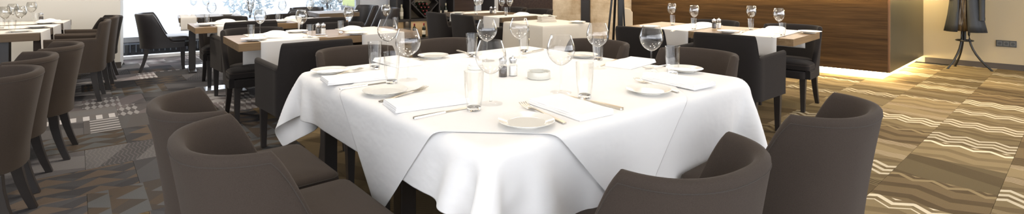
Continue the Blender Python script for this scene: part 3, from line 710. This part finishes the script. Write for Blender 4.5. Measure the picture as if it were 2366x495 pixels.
# ------------------------------------------------------------------ wooden tables with runners
def wood_table(name, corner, ang, L, D, label, mat=OAK, th=.062, legs=True, inset=.12):
    """corner = near corner; L runs along ang, D runs along ang+90"""
    t = empty(name, (corner[0], corner[1], 0), ang); tag(t, label, 'table')
    MB().box((0, 0, TZ-th), (L, D, TZ)).build('tabletop', mat, t, False, .0015)
    for x in (inset+.04, L-inset-.04):
        MB().box((x-.04, D/2-.05, .02), (x+.04, D/2+.05, TZ-th)).build('pedestal', LEGWOOD, t, False, .003)
        MB().box((x-.045, D/2-.27, 0), (x+.045, D/2+.27, .02)).build('foot_plate', LEGWOOD, t, False, .003)
    return t
def runner(t, L0, L1, D, drop, label, group, swap=False, endm=.0):
    """cloth strip lying across the table and hanging over both long edges"""
    ang = t.rotation_euler.z; e = .0035; z = TZ+.0012; pts = []
    for k in range(7): pts.append((-e, z-drop+drop*.985*k/6))
    for k in range(1, 5): a = PI-PI/2*k/4; pts.append((e*math.cos(a), z-.004+.006*math.sin(a)))
    n0 = len(pts)
    for k in range(1, 12): pts.append((D*k/12, z+.0018))
    pts += [(D-x, zz) for x, zz in reversed(pts[:n0])]
    rs = []; nx = 10
    for i in range(nx+1):
        x = L0+(L1-L0)*i/nx; w = []
        for y, zz in pts:
            f = max(0, (z-zz)/drop); w.append(Vector((x+.006*f*math.sin(i*.9), y+(-1 if y < D/2 else 1)*.006*f*(1.4+math.sin(i*1.4+.6)), zz)))
        rs.append(w)
    v = []; m = len(pts)
    for r in rs: v += r
    fs = [(i*m+j, (i+1)*m+j, (i+1)*m+j+1, i*m+j+1) for i in range(nx) for j in range(m-1)]
    M_ = Matrix.Translation(t.location) @ Matrix.Rotation(ang, 4, 'Z')
    if swap: M_ = M_ @ Matrix.Rotation(0, 4, 'Z')
    o = MB().add([M_ @ p for p in v], fs).build('table_runner', RUNNER, None, True, ang=70)
    mo = o.modifiers.new('s', 'SOLIDIFY'); mo.thickness = .002; mo.offset = 0
    return tag(o, label, 'table runner', group)
def setware(items, where, grp, z=TZ+.0045):
    """items: kind, px, py, extra words"""
    nm = {'w': ('wine_small', make_wine(.050, .235, 16), 'wine glass', 'wine glass'), 't': ('tumbler_small', make_tumbler(18), 'tumbler', 'tumbler'), 'p': ('plate', make_plate, 'white bread plate', 'plate'),
          'n': ('napkin_loose', make_loose_napkin, 'softly folded white napkin', 'napkin'), 'm': ('pepper', make_mill(PEPPER), 'glass pepper mill', 'pepper mill'), 's': ('salt', make_mill(SALT), 'glass salt mill', 'salt mill'),
          'k': ('knife', make_knife, 'steel knife', 'knife'), 'f': ('fork', make_fork, 'steel fork', 'fork')}
    for it in items:
        k, px, py, ex = it[:4]; rz = it[4] if len(it) > 4 else random.uniform(0, 180); sc = it[5] if len(it) > 5 else None
        key, mk, word, cat = nm[k]; put(key, mk, G(px, py, z), rz, f'{word} {ex} {where}', cat, cat+grp, sc)

# right table by the bar
rc = G(1833, 91, TZ); RA = 135.0
tR = wood_table('dining_table', (rc+rot2(45)*0), 45, .82, 1.66, 'oak table with two runners in front of the walnut bar', OAK)
tR.rotation_euler.z = R(45)
def rot_runner(t, a, b, depth, drop, label, group):
    """runner across the short way of a table whose long side runs along its local y"""
    o = runner(t, -b, -a, depth, drop, label, group)
    M0 = Matrix.Translation(t.location) @ Matrix.Rotation(t.rotation_euler.z, 4, 'Z')
    o.data.transform(M0 @ Matrix.Rotation(PI/2, 4, 'Z') @ Matrix.Scale(-1, 4, (0, 1, 0)) @ Matrix.Scale(-1, 4, (1, 0, 0)) @ M0.inverted()); return o
def runner_y(t, a, b, depth, drop, label, group):
    """same strip, for tables whose long side is local y: lies along local x from 0 to depth"""
    sav = t.rotation_euler.z, t.location.copy()
    M0 = Matrix.Translation(t.location) @ Matrix.Rotation(t.rotation_euler.z, 4, 'Z')
    o = runner(t, a, b, depth, drop, label, group)
    S = Matrix(((0, 1, 0, 0), (1, 0, 0, 0), (0, 0, 1, 0), (0, 0, 0, 1)))
    o.data.transform(M0 @ S @ M0.inverted()); o.data.flip_normals(); return o
RG = 'runners on the oak table by the bar'
runner_y(tR, .13, .52, .82, .17, 'pale runner on the oak table, end nearest the bar corner', RG)
runner_y(tR, .93, 1.30, .82, .17, 'pale runner on the oak table, end nearest the easel', RG)
setware([('w', 1552, 56, 'leftmost'), ('t', 1554, 59, 'leftmost', 0, .76), ('w', 1604, 64, 'second from left'), ('t', 1603, 68, 'second from left', 0, .76), ('w', 1736, 66, 'third from left'), ('t', 1735, 70, 'third from left', 0, .76),
         ('w', 1800, 77, 'rightmost'), ('t', 1808, 82, 'rightmost', 0, .76), ('m', 1650, 66, 'in the middle'), ('s', 1661, 65, 'in the middle'), ('p', 1871, 76, 'at the right end'), ('p', 1682, 75, 'in the middle'),
         ('p', 1500, 64, 'at the left end'), ('n', 1790, 69, 'right-hand', 40), ('n', 1625, 59, 'left-hand', 50), ('k', 1786, 83, 'right-hand', -30), ('f', 1713, 76, 'right-hand', -30), ('k', 1560, 70, 'left-hand', -30)], 'on the oak table by the bar', ' on the oak table by the bar')
RGC = 'armchairs at the oak table by the bar'
b1 = G(1797, 303)-rot2(-45)*.25-rot2(45)*.205
armc(b1, 45, 'dark armchair with its back to us at the right end of the oak table', RGC)
armc(b1+rot2(135)*.76, 45, 'dark armchair with its back to us, left side of the oak table', RGC)
c1 = G(1868, 260)+rot2(45)*.205+rot2(135)*.235
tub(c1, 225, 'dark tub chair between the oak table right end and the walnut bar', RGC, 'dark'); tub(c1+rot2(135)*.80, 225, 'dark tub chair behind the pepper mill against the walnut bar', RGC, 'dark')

# two oak tables to the left of the white table
n1 = G(551, 102, TZ); TA = 38.5
t1 = wood_table('dining_table', n1, TA, 1.56, .70, 'oak table with runners directly behind the left of the white table', OAK, inset=.42)
G1 = 'runners on the oak tables at the left'
runner(t1, .16, .62, .70, .30, 'cream runner hanging over the near left end of the closer oak table', G1)
runner(t1, 1.00, 1.42, .70, .28, 'cream runner on the right end of the closer oak table', G1)
n2 = G(451, 65, TZ)
t2 = wood_table('dining_table', n2, TA, 1.62, .70, 'oak table with runners, second behind the white table on the left', OAK, inset=.42)
runner(t2, .20, .60, .70, .17, 'cream runner on the left end of the second oak table', G1)
runner(t2, 1.02, 1.40, .70, .17, 'cream runner on the right end of the second oak table', G1)
setware([('t', 580, 88, 'leftmost'), ('w', 601, 84, 'leftmost'), ('p', 587, 93, 'left-hand'), ('n', 636, 80, 'left-hand', 40), ('w', 697, 85, 'middle'), ('t', 716, 87, 'middle'), ('m', 735, 79, 'standing'), ('s', 747, 79, 'standing'),
         ('t', 787, 76, 'right-hand'), ('w', 805, 73, 'right-hand'), ('p', 822, 79, 'right-hand'), ('n', 812, 68, 'right-hand', 30), ('w', 892, 62, 'far right'), ('t', 914, 66, 'far right'), ('k', 655, 88, 'left-hand', 100), ('k', 712, 86, 'right-hand', 110),
         ('f', 621, 89, 'left-hand', 110), ('p', 686, 75, 'middle')], 'on the closer oak table at the left', ' on the closer oak table')
setware([('t', 478, 55, 'leftmost'), ('w', 489, 53, 'leftmost'), ('p', 473, 59, 'left-hand'), ('n', 521, 51, 'left-hand', 40), ('w', 577, 46, 'middle'), ('t', 642, 47, 'right-hand'), ('w', 652, 45, 'right-hand'), ('p', 650, 51, 'right-hand'),
         ('n', 678, 43, 'right-hand', 30), ('w', 716, 42, 'far right'), ('k', 502, 57, 'left-hand', 100)], 'on the second oak table at the left', ' on the second oak table')
LG = 'chairs at the oak tables on the left'
FA = TA+90; Ff, Fl = rot2(FA), rot2(FA+90)
ac1 = G(609, 340)-Ff*.205-Fl*.25
armc(ac1, FA, 'dark armchair with stepped arm, between the white table and closer oak table', LG)
ac2 = G(482, 224)-Ff*.205-Fl*.32
armc(ac2, FA, 'dark armchair at the left end of the second oak table, back to us', LG); armc(ac2+rot2(TA)*.74, FA, 'dark armchair at the right end of the second oak table, back to us', LG)
t1p = lambda s, d: n1+rot2(TA)*s+rot2(FA)*d
t2p = lambda s, d: n2+rot2(TA)*s+rot2(FA)*d
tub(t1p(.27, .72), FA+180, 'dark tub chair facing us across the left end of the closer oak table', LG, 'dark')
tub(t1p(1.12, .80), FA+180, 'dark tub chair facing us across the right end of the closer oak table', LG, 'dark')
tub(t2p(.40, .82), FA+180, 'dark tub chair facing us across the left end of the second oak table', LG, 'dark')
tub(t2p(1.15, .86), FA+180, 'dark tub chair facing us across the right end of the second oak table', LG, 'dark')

# window-side tables and chairs
n3 = G(413, 42, TZ)
t3 = wood_table('dining_table', n3, 34.5, .74, .70, 'small oak table by the bright window behind the lone chair', OAKDARK)
runner(t3, .02, .20, .70, .17, 'white runner on the small table by the window', None)
setware([('w', 447, 30, 'left-hand'), ('t', 438, 35, 'left-hand'), ('w', 476, 30, 'right-hand'), ('t', 466, 32, 'right-hand'), ('p', 525, 35, 'right-hand')], 'on the small table by the window', ' on the window table')
tub(G(336, 167)+rot2(34.5)*.20+rot2(124.5)*.19, 34.5, 'lone black leather tub chair seen from the side before the window', None, 'leather')
n4 = G(738, 32, TZ)
t4 = wood_table('dining_table', n4, 36, .60, .70, 'oak table near the window end, in front of the lime van', OAKDARK)
setware([('w', 748, 26, 'leftmost'), ('w', 760, 24, 'second'), ('t', 772, 24, 'left-hand'), ('w', 786, 23, 'third'), ('t', 800, 25, 'right-hand'), ('p', 812, 27, 'right-hand')], 'on the oak table near the window end', ' on the far window table')
tub((-2.18, 8.22), 216, 'black leather chair at the far window table, beside the grey pier', 'chairs at the far window table', 'leather')
tub((-2.72, 8.95), 230, 'black leather chair half hidden behind the far window table', 'chairs at the far window table', 'leather')
tub((-3.42, 7.45), 205, 'black leather chair between the second oak table and the window', None, 'leather')
tub((-3.36, 8.30), -54, 'black leather chair behind the second oak table glasses by the window', None, 'leather')

# row along the cream wall
lc = G(90, 77, TZ)
tL = wood_table('dining_table', lc-UL*.85, 34.5, .85, 1.95, 'long oak table with three runners along the cream wall', OAKDARK, .07, inset=.06)
for ch in tL.children:
    if ch.name.startswith(('pedestal', 'foot_plate')): bpy.data.objects.remove(ch)
for x in (.12, .58):
    for y in (.16, 1.79): MB().box((x-.045, y-.045, 0), (x+.045, y+.045, .68)).build('leg', LEGWOOD, tL, False, .003)
for k, (a, b) in enumerate(((.05, .52), (.68, 1.15), (1.30, 1.85))):
    runner_y(tL, a, b, .85, .26, 'white runner on the long wall table, '+('nearest end', 'middle one', 'farthest end')[k], 'runners on the wall table')
setware([('w', 12, 70, 'leftmost'), ('t', 3, 66, 'leftmost'), ('w', 47, 68, 'second from left'), ('t', 28, 74, 'second from left'), ('w', 73, 50, 'third from left'), ('t', 83, 53, 'third from left'), ('p', 45, 74, 'near', 0), ('p', 86, 64, 'middle', 0), ('n', 112, 50, 'far', 20), ('m', 95, 48, 'far'), ('p', 104, 55, 'far', 0), ('w', 30, 58, 'half hidden')],
        'on the long table by the cream wall', ' on the wall table')
LR = 'chairs in the row along the cream wall'
def rowchair(fn, p, lab, **kw): fn(p, 214.5, lab, LR, **kw)
rear = lambda a, b: (G(*a)+G(*b))/2-UL*.24
rowchair(tub, (-2.74, 2.46), 'taupe tub chair cut by the left edge, nearest in the wall row')
rowchair(tub, rear((74, 474), (90, 423))+Vector((-.13, .16, 0)), 'taupe tub chair second in the row along the cream wall')
rowchair(tub, rear((133, 378), (160, 343))+Vector((-.03, .07, 0)), 'taupe tub chair third in the row along the cream wall')
rowchair(armc, rear((227, 234), (236, 219)), 'taupe armchair fourth in the row, at the long wall table', kind='taupe')
rowchair(armc, rear((246, 207), (260, 195)), 'taupe armchair fifth in the row, at the long wall table', kind='taupe')
rowchair(tub, rear((262, 186), (267, 172)), 'dark tub chair last in the row, beside the window', kind='dark')

# draped side table and the table behind it
dn = G(1254, 61, TZ); DA = 36
def draped():
    s = .74; n = 12; rs = []
    for k, (z, o) in enumerate(((.03, .030), (.25, .022), (.5, .010), (.72, .002), (.742, .0), (TZ, -.006))):
        r = []; per = []
        for e in range(4):
            for i in range(n): per.append((e, i/n))
        for e, f in per:
            c = [(0, 0), (s, 0), (s, s), (0, s)]; a, b = c[e], c[(e+1) % 4]; x, y = a[0]+(b[0]-a[0])*f, a[1]+(b[1]-a[1])*f
            nx, ny = ((0, -1), (1, 0), (0, 1), (-1, 0))[e]; w = o+(.02*(1-z/TZ))*math.sin(f*PI*6)*math.sin(f*PI)
            if f == 0: px_, py_ = ((0, -1), (1, 0), (0, 1), (-1, 0))[e-1]; nx, ny = nx+px_, ny+py_
            r.append((x+nx*w, y+ny*w, z))
        rs.append(r)
    t = empty('side_table', (dn.x, dn.y, 0), DA); MB().rings(rs).build('cloth', CREAMCLOTH, t, True, ang=50)
    return tag(t, 'square side table under a floor-length cream cloth, in the middle background', 'table')
draped()
def cloth_pile():
    t = empty('cloth_pile')
    for k in range(4):
        w, d, h = .10-.004*k, .075-.003*k, .017; z = k*.0165
        MB().rings([[(sx*w*q+.004*math.sin(k*2), sy*d*q+.003*math.cos(k*3), zz) for sx, sy in ((-1, -.9), (-.9, -1), (.9, -1), (1, -.9), (1, .9), (.9, 1), (-.9, 1), (-1, .9))] for q, zz in ((.95, z), (1, z+h*.3), (1, z+h*.7), (.95, z+h))]).build('folded_cloth', CREAMCLOTH, t)
    n = 8; v = [(a/n*.2-.1, b/n*.16-.08, .066+.022*(1-abs(a/n*2-1))*(1-.4*abs(b/n*2-1))+.005*math.sin(a*1.7+b)) for a in range(n+1) for b in range(n+1)]
    o = MB().add(v, [(i*(n+1)+j, (i+1)*(n+1)+j, (i+1)*(n+1)+j+1, i*(n+1)+j+1) for i in range(n) for j in range(n)]).build('top_cloth', CREAMCLOTH, t, True, ang=90)
    m = o.modifiers.new('s', 'SOLIDIFY'); m.thickness = .004; return t
put('cloth_pile', cloth_pile, G(1263, 50, TZ), 20, 'pile of folded cream cloths on the draped side table', 'cloth pile')
put('plate', make_plate, G(1334, 53, TZ+.002), 0, 'white plate on the right of the draped side table', 'plate')
ne = G(1160, 42, TZ)
tE = wood_table('dining_table', ne, 38, .80, 1.5, 'oak table behind the draped side table, before the dark panelling', OAKDARK)
runner_y(tE, .95, 1.30, .80, .17, 'cream runner on the left of the table before the dark panelling', 'runners on the back table')
runner_y(tE, .05, .42, .80, .17, 'cream runner on the near end of the table before the dark panelling', 'runners on the back table')
setware([('w', 1102, 30, 'left-hand'), ('w', 1110, 28, 'second'), ('t', 1100, 33, 'left-hand', 0, .76), ('w', 1160, 32, 'third'), ('w', 1178, 32, 'rightmost'), ('t', 1169, 36, 'right-hand', 0, .76), ('m', 1135, 31, 'standing'), ('s', 1144, 31, 'standing'), ('n', 1205, 34, 'right-hand', 30), ('p', 1060, 31, 'left-hand')],
        'on the table before the dark panelling', ' on the back table')
BG = 'chairs at the table before the dark panelling'
e_ = lambda u, v: ne+rot2(38)*u+rot2(128)*v
armc(e_(-.36, -.02), 38, 'dark chair back, right of two in front of the wine cabinet', BG); armc(e_(-.40, .55), 38, 'dark chair back, left of two in front of the wine cabinet', BG)
tub(e_(1.12, 1.35), 218, 'dark tub chair rim behind the back table, left one', BG, 'dark'); tub(e_(1.12, .72), 218, 'dark tub chair rim behind the back table, right one', BG, 'dark')

# ------------------------------------------------------------------ wine cabinet
def wine_cabinet():
    t0, t1 = 4.36, 6.20; w = t1-t0; o = empty('wine_cabinet', wp(t0, -.36), 34.5); tag(o, 'tall black wine cabinet with diamond rack and lit lower shelf', 'cabinet')
    def px2x(px):
        k = (px-CX)/F; a = wp(t0, -.36); return (k*a.y-a.x)/(UL.x-k*UL.y)
    dep = .34; H_ = 2.3; x1, x2, x3 = px2x(946), px2x(1014), px2x(1047)
    MB().box((0, dep-.02, 0), (w, dep, H_)).build('back_panel', CAB, o, False)
    for x in (0, x1, x2, x3, w-.04): MB().box((x, 0, 0), (x+.035, dep-.02, H_)).build('upright', CAB, o, False, .002)
    for z in (.0, .40, 1.36): MB().box((.035, 0, z), (x3, dep-.02, z+.05)).build('shelf', CAB, o, False, .002)
    MB().box((.03, dep-.03, .05), (x3, dep-.021, .40)).build('lower_back', CABIN, o, False)
    MB().box((x3+.035, .0, .02), (w-.04, .02, H_)).build('door', DARKPANEL, o, False, .003)
    MB().box((x3+.06, -.02, 1.0), (x3+.075, 0, 1.3)).build('door_handle', SILVER, o, False, .003)
    xa, xb, z0, z1 = x1+.035, x2, .45, 1.36; ww = xb-xa; zc = z0+ww*.5
    MB().box((xa, dep-.03, z0), (xb, dep-.021, z1)).build('rack_back', CABIN, o, False)
    for sgn in (-1, 1):
        M_ = Matrix.Translation(((xa+xb)/2, 0, z0+.01)) @ Matrix.Rotation(-sgn*PI/4, 4, 'Y')
        MB().box((0 if sgn > 0 else -ww*.70, 0, 0), (ww*.70 if sgn > 0 else 0, dep-.03, .022), M_).build('diamond_slat', CAB, o, False)
        M_ = Matrix.Translation(((xa+xb)/2, 0, z0+.01+ww)) @ Matrix.Rotation(sgn*PI/4, 4, 'Y')
        MB().box((0 if sgn > 0 else -ww*.70, 0, -.022), (ww*.70 if sgn > 0 else 0, dep-.03, 0), M_).build('diamond_slat', CAB, o, False)
    return o, px2x, (xa, xb, z0, dep)
cab, px2x, (xa, xb, z0c, dep) = wine_cabinet()
BOT = plain('dark_bottle_glass', (.015, .020, .012), .12, var=.2); LABEL = plain('bottle_label', (.72, .68, .58), .7, var=.06); CAPR = plain('burgundy_foil', (.16, .012, .02), .35); CAPW = plain('cream_foil', (.6, .55, .4), .4); CLEARB = plain('pale_bottle_glass', (.42, .40, .30), .12)
def make_bottle(g_, c_):
    def f():
        t = empty('wine_bottle')
        MB().lathe([(0, 0), (.034, 0), (.0375, .005), (.0375, .19), (.034, .21), (.018, .235), (.0145, .25), (.014, .29), (0, .29)], 18).build('body', g_, t)
        MB().lathe([(.0376, .06), (.0382, .062), (.0382, .145), (.0376, .147)], 18).build('paper_label', LABEL, t)
        MB().lathe([(0, .297), (.0145, .297), (.0158, .293), (.0155, .245), (.0148, .244)], 14).build('foil_cap', c_, t); return t
    return f
cw = lambda x, y, z: cab.matrix_world_local(x, y, z) if False else wp(4.36, -.36)+UL*x+VL*y+Vector((0, 0, z))
for px, k, z, lab in ((919, 'd', .452, 'dark wine bottle with white label, first on the left cabinet shelf'), (933, 'p', .452, 'pale wine bottle, second on the left cabinet shelf'), (1022, 'd', .452, 'dark wine bottle in the right bay of the wine cabinet'), (1036, 'q', .452, 'dark wine bottle with cream label in the right bay of the wine cabinet'),
                      (963, 'd', .052, 'small bottle on the lit lower shelf, left'), (985, 'd', .052, 'small bottle on the lit lower shelf, right')):
    put('bottle_'+k, make_bottle({'d': BOT, 'p': CLEARB, 'q': BOT}[k], {'d': CAPR, 'p': CAPW, 'q': CAPW}[k]), cw(px2x(px), .12, z), random.uniform(0, 360), lab, 'bottle', 'bottles in the wine cabinet')
xm = (xa+xb)/2; rack = []
for row in range(4):
    for k in range(row+1): rack.append((xm+(k-row/2)*.080, z0c+.092+row*.070))
RACKW = ('at the bottom', 'second row left', 'second row right', 'third row left', 'third row middle', 'third row right', 'top row far left', 'top row inner left', 'top row inner right')
for (x, z), rw in zip(rack[:9], RACKW):
    o = put('bottle_d', make_bottle(BOT, CAPR), cw(x, .30, z), 0, 'dark wine bottle lying in the diamond rack, '+rw, 'bottle', 'bottles lying in the diamond rack')
    o.rotation_euler = (PI/2, 0, R(34.5))
area('cabinet_lamp', cw(.45, .15, .395), .7, 2.2, WARM, (0, 0, R(34.5)), .08)

# ------------------------------------------------------------------ easel, coat stand, socket, silvery floor squares
def easel():
    o = empty('easel', (1.60, 7.55, 0), 0); tag(o, 'black wooden easel standing left of the walnut bar', 'easel')
    def legp(a, b, w): 
        a, b = Vector(a), Vector(b); d = (b-a).normalized(); x = d.cross(Vector((0, 1, 0))).normalized()*w; y = Vector((0, 1, 0))*w
        return MB().rings([[q+x+y, q-x+y, q-x-y, q+x-y] for q in (a, b)])
    legp((-.20, 0, 0), (-.005, .05, 1.75), .014).build('leg', BLACK, o, False, .003); legp((.13, .06, 0), (.045, .05, 1.75), .012).build('leg', BLACK, o, False, .003)
    legp((0, .45, 0), (0, .06, 1.7), .017).build('rear_leg', BLACK, o, False, .003); legp((.03, -.01, .02), (.03, .045, 1.85), .034).build('mast', BLACK, o, False, .003)
    MB().box((-.35, -.06, 1.32), (.35, 0, 1.35)).build('ledge', BLACK, o, False, .003)
    return o
easel()
o = empty('display_board', (1.80, 7.92, 0), -12)
MB().rings([[(x, y, z) for x, z in ((-.10, .0), (.10, 0), (.10, .74), (.06, .79), (-.10, .83))] for y in (-.02, .02)]).build('panel', plain('cream_board', (.66, .55, .40), .6, var=.03), o, False, .006)
MB().box((-.12, -.10, 0), (.12, .10, .03)).build('foot', BLACK, o, False, .004); tag(o, 'cream upright board between the black easel and the bar', 'board')

def coat_stand():
    f1, f2, f3 = G(2190, 159), G(2207, 153.5), G(2292, 165); c = (f1+f2+f3)/3; c.z = 0
    o = empty('coat_stand', c); tag(o, 'black metal coat stand on curved legs beside the wall socket', 'coat stand')
    for k, f in enumerate((f1, f2, f3)):
        d = f-c; pts = []
        for i in range(15):
            t = i/14; rr = .16+.84*max(0, 1-t*1.9)**2.2 if t < .55 else .16+.0*t
            pts.append((d.x*(rr if t < .55 else .16), d.y*(rr if t < .55 else .16), .008+t*.95))
        MB().tube(pts, .013, 8).build('leg', BLACK, o)
        MB().lathe([(0, 0), (.017, 0), (.017, .01), (0, .014)], 10, (d.x, d.y, 0)).build('foot', BLACK, o)
    rg = [(.09*math.cos(k*PI/12), .09*math.sin(k*PI/12), .40) for k in range(24)]
    MB().tube(rg, .010, 8, True).build('ring', BLACK, o)
    MB().tube([(0, 0, .40), (0, 0, 1.72)], .016, 10).build('pole', BLACK, o); MB().tube([(-.09, 0, .40), (.09, 0, .40)], .008, 8).build('cross_bar', BLACK, o)
    MB().tube([(0, -.09, .40), (0, .09, .40)], .008, 8).build('cross_bar', BLACK, o)
    for k in range(4):
        a = k*PI/2+.4; MB().tube([(0, 0, 1.6), (.10*math.cos(a), .10*math.sin(a), 1.62), (.16*math.cos(a), .16*math.sin(a), 1.70)], .009, 8).build('hook', BLACK, o)
    return c
cs = coat_stand()
def coat():
    o = empty('coat', (cs.x, cs.y, 0), math.degrees(math.atan2(ad.y, ad.x))); tag(o, 'black coat hanging open on the stand with shiny brown lining', 'coat')
    COATM = plain('black_coat_cloth', (.018, .020, .024), .55, var=.3, bump=.3, bscale=40); LIN = plain('bronze_satin_lining', (.085, .062, .038), .22, .4, var=.4, scale=20, bump=1.0, bscale=22)
    n = 36
    def shell_(wx, wy, z, k): 
        r = []
        for i in range(n):
            a = 2*PI*i/n; f = 1+.07*math.sin(5*a+k)*(1.6-z)+.03*math.sin(11*a)
            r.append((wx*math.cos(a)*f, wy*math.sin(a)*f-.02, z))
        return r
    # front opening lies around a=-pi/2 (towards the room)
    gap = lambda a, z: abs(((a+PI/2+.15+PI) % (2*PI))-PI) < .24
    rows = [(.255, .115, .52), (.235, .112, .62), (.21, .108, .75), (.19, .105, .9), (.175, .10, 1.05), (.18, .105, 1.2), (.19, .10, 1.35), (.17, .085, 1.45), (.07, .05, 1.52)]
    v = []; fs = []
    for k, (a, b, z) in enumerate(rows): v += shell_(a, b, z+(.012*math.sin(3) if k == 0 else 0), .6)
    for k in range(len(rows)-1):
        for i in range(n):
            a = 2*PI*(i+.5)/n
            if gap(a, rows[k][2]) and k < 7: continue
            j = (i+1) % n; fs.append((k*n+i, k*n+j, (k+1)*n+j, (k+1)*n+i))
    b = MB().add(v, fs).build('body', COATM, o, True, ang=70); m = b.modifiers.new('s', 'SOLIDIFY'); m.thickness = .012; m.offset = 0
    lv = []; o.scale = (.84, 1, 1)
    for k, (a, b_, z) in enumerate(rows[:8]):
        for i in range(15):
            t = i/14; x = (-.085+.12*t)*(a/.21); y = -b_*.78+.012*math.sin(9*t+z*14)+.008*math.sin(21*t-z*9); lv.append((x-.005, y-.0, z+.015))
    lf = [(k*15+i, k*15+i+1, (k+1)*15+i+1, (k+1)*15+i) for k in range(7) for i in range(14)]
    l = MB().add(lv, lf).build('lining', LIN, o, True, ang=180); m = l.modifiers.new('s', 'SOLIDIFY'); m.thickness = .004
    for s in (-1, 1):
        MB().tube([(s*.17, -.01, 1.42), (s*.20, -.02, 1.25), (s*.205, -.03, 1.10), (s*.205, -.045, .98 if s < 0 else .70)], .055, 12, r2=.045).build('sleeve', COATM, o)
        MB().tube([(s*.205, -.045, 1.0 if s < 0 else .73), (s*.205, -.047, .97 if s < 0 else .69)], .049, 12).build('cuff', COATM, o)
        MB().rings([[(s*(.02+w)-.02, y, z), (s*(.075+w)-.02, y+.01, z), (s*(.075+w)-.02, y+.02, z), (s*(.02+w)-.02, y+.012, z)] for w, y, z in ((.045, -.125, .8), (.04, -.125, 1.1), (.02, -.118, 1.35), (.0, -.07, 1.48))]).build('lapel', COATM, o)
coat()
def socket():
    a, b = Vector((A0.x, A0.y, 0)), ad; k = lambda px: ((px-CX)/F*a.y-a.x)/(ad.x-(px-CX)/F*ad.y)
    x0, x1 = k(2301), k(2349); p = a+ad*(x0+x1)/2; w = (x1-x0)/2; zc = CH-(101-HZ)*p.y/F
    o = empty('wall_socket', (p.x, p.y, zc), math.degrees(math.atan2(ad.y, ad.x))); tag(o, 'dark three-gang wall socket on the beige wall right of the coat', 'wall socket')
    PL = plain('anthracite_plastic', (.03, .032, .033), .4, var=.1); PL2 = plain('grey_plastic', (.075, .08, .078), .4, var=.1)
    MB().box((-w, -.012, -.045), (w, .0, .045)).build('frame', PL, o, False, .004)
    for i in (-1, 0, 1):
        c = i*w*.64; m = MB().box((c-w*.27, -.015, -.031), (c+w*.27, -.011, .031)).build('insert', PL2, o, False, .002)
        MB().rings([[(c+.019*math.cos(q*PI/10), y, .019*math.sin(q*PI/10)) for q in range(20)] for y in (-.0165, -.012)]).build('cup', PL, m, False)
socket()
for px0, py0, lab in ((503, 203, 'thin silvery square on the carpet by the oak table legs'), (452, 153, 'thin silvery square on the carpet nearer the window')):
    p = G(px0, py0); o = empty('silvery_square', p, 36)  # flat silvery square with a small raised bar, laid on the carpet
    MB().box((-.13, -.13, 0), (.13, .13, .004)).build('plate', SILVER, o, False, .001); MB().box((-.03, -.006, .004), (.03, .006, .007)).build('raised_bar', STEEL, o, False, .001); tag(o, lab, 'floor plate', 'silvery squares on the carpet')
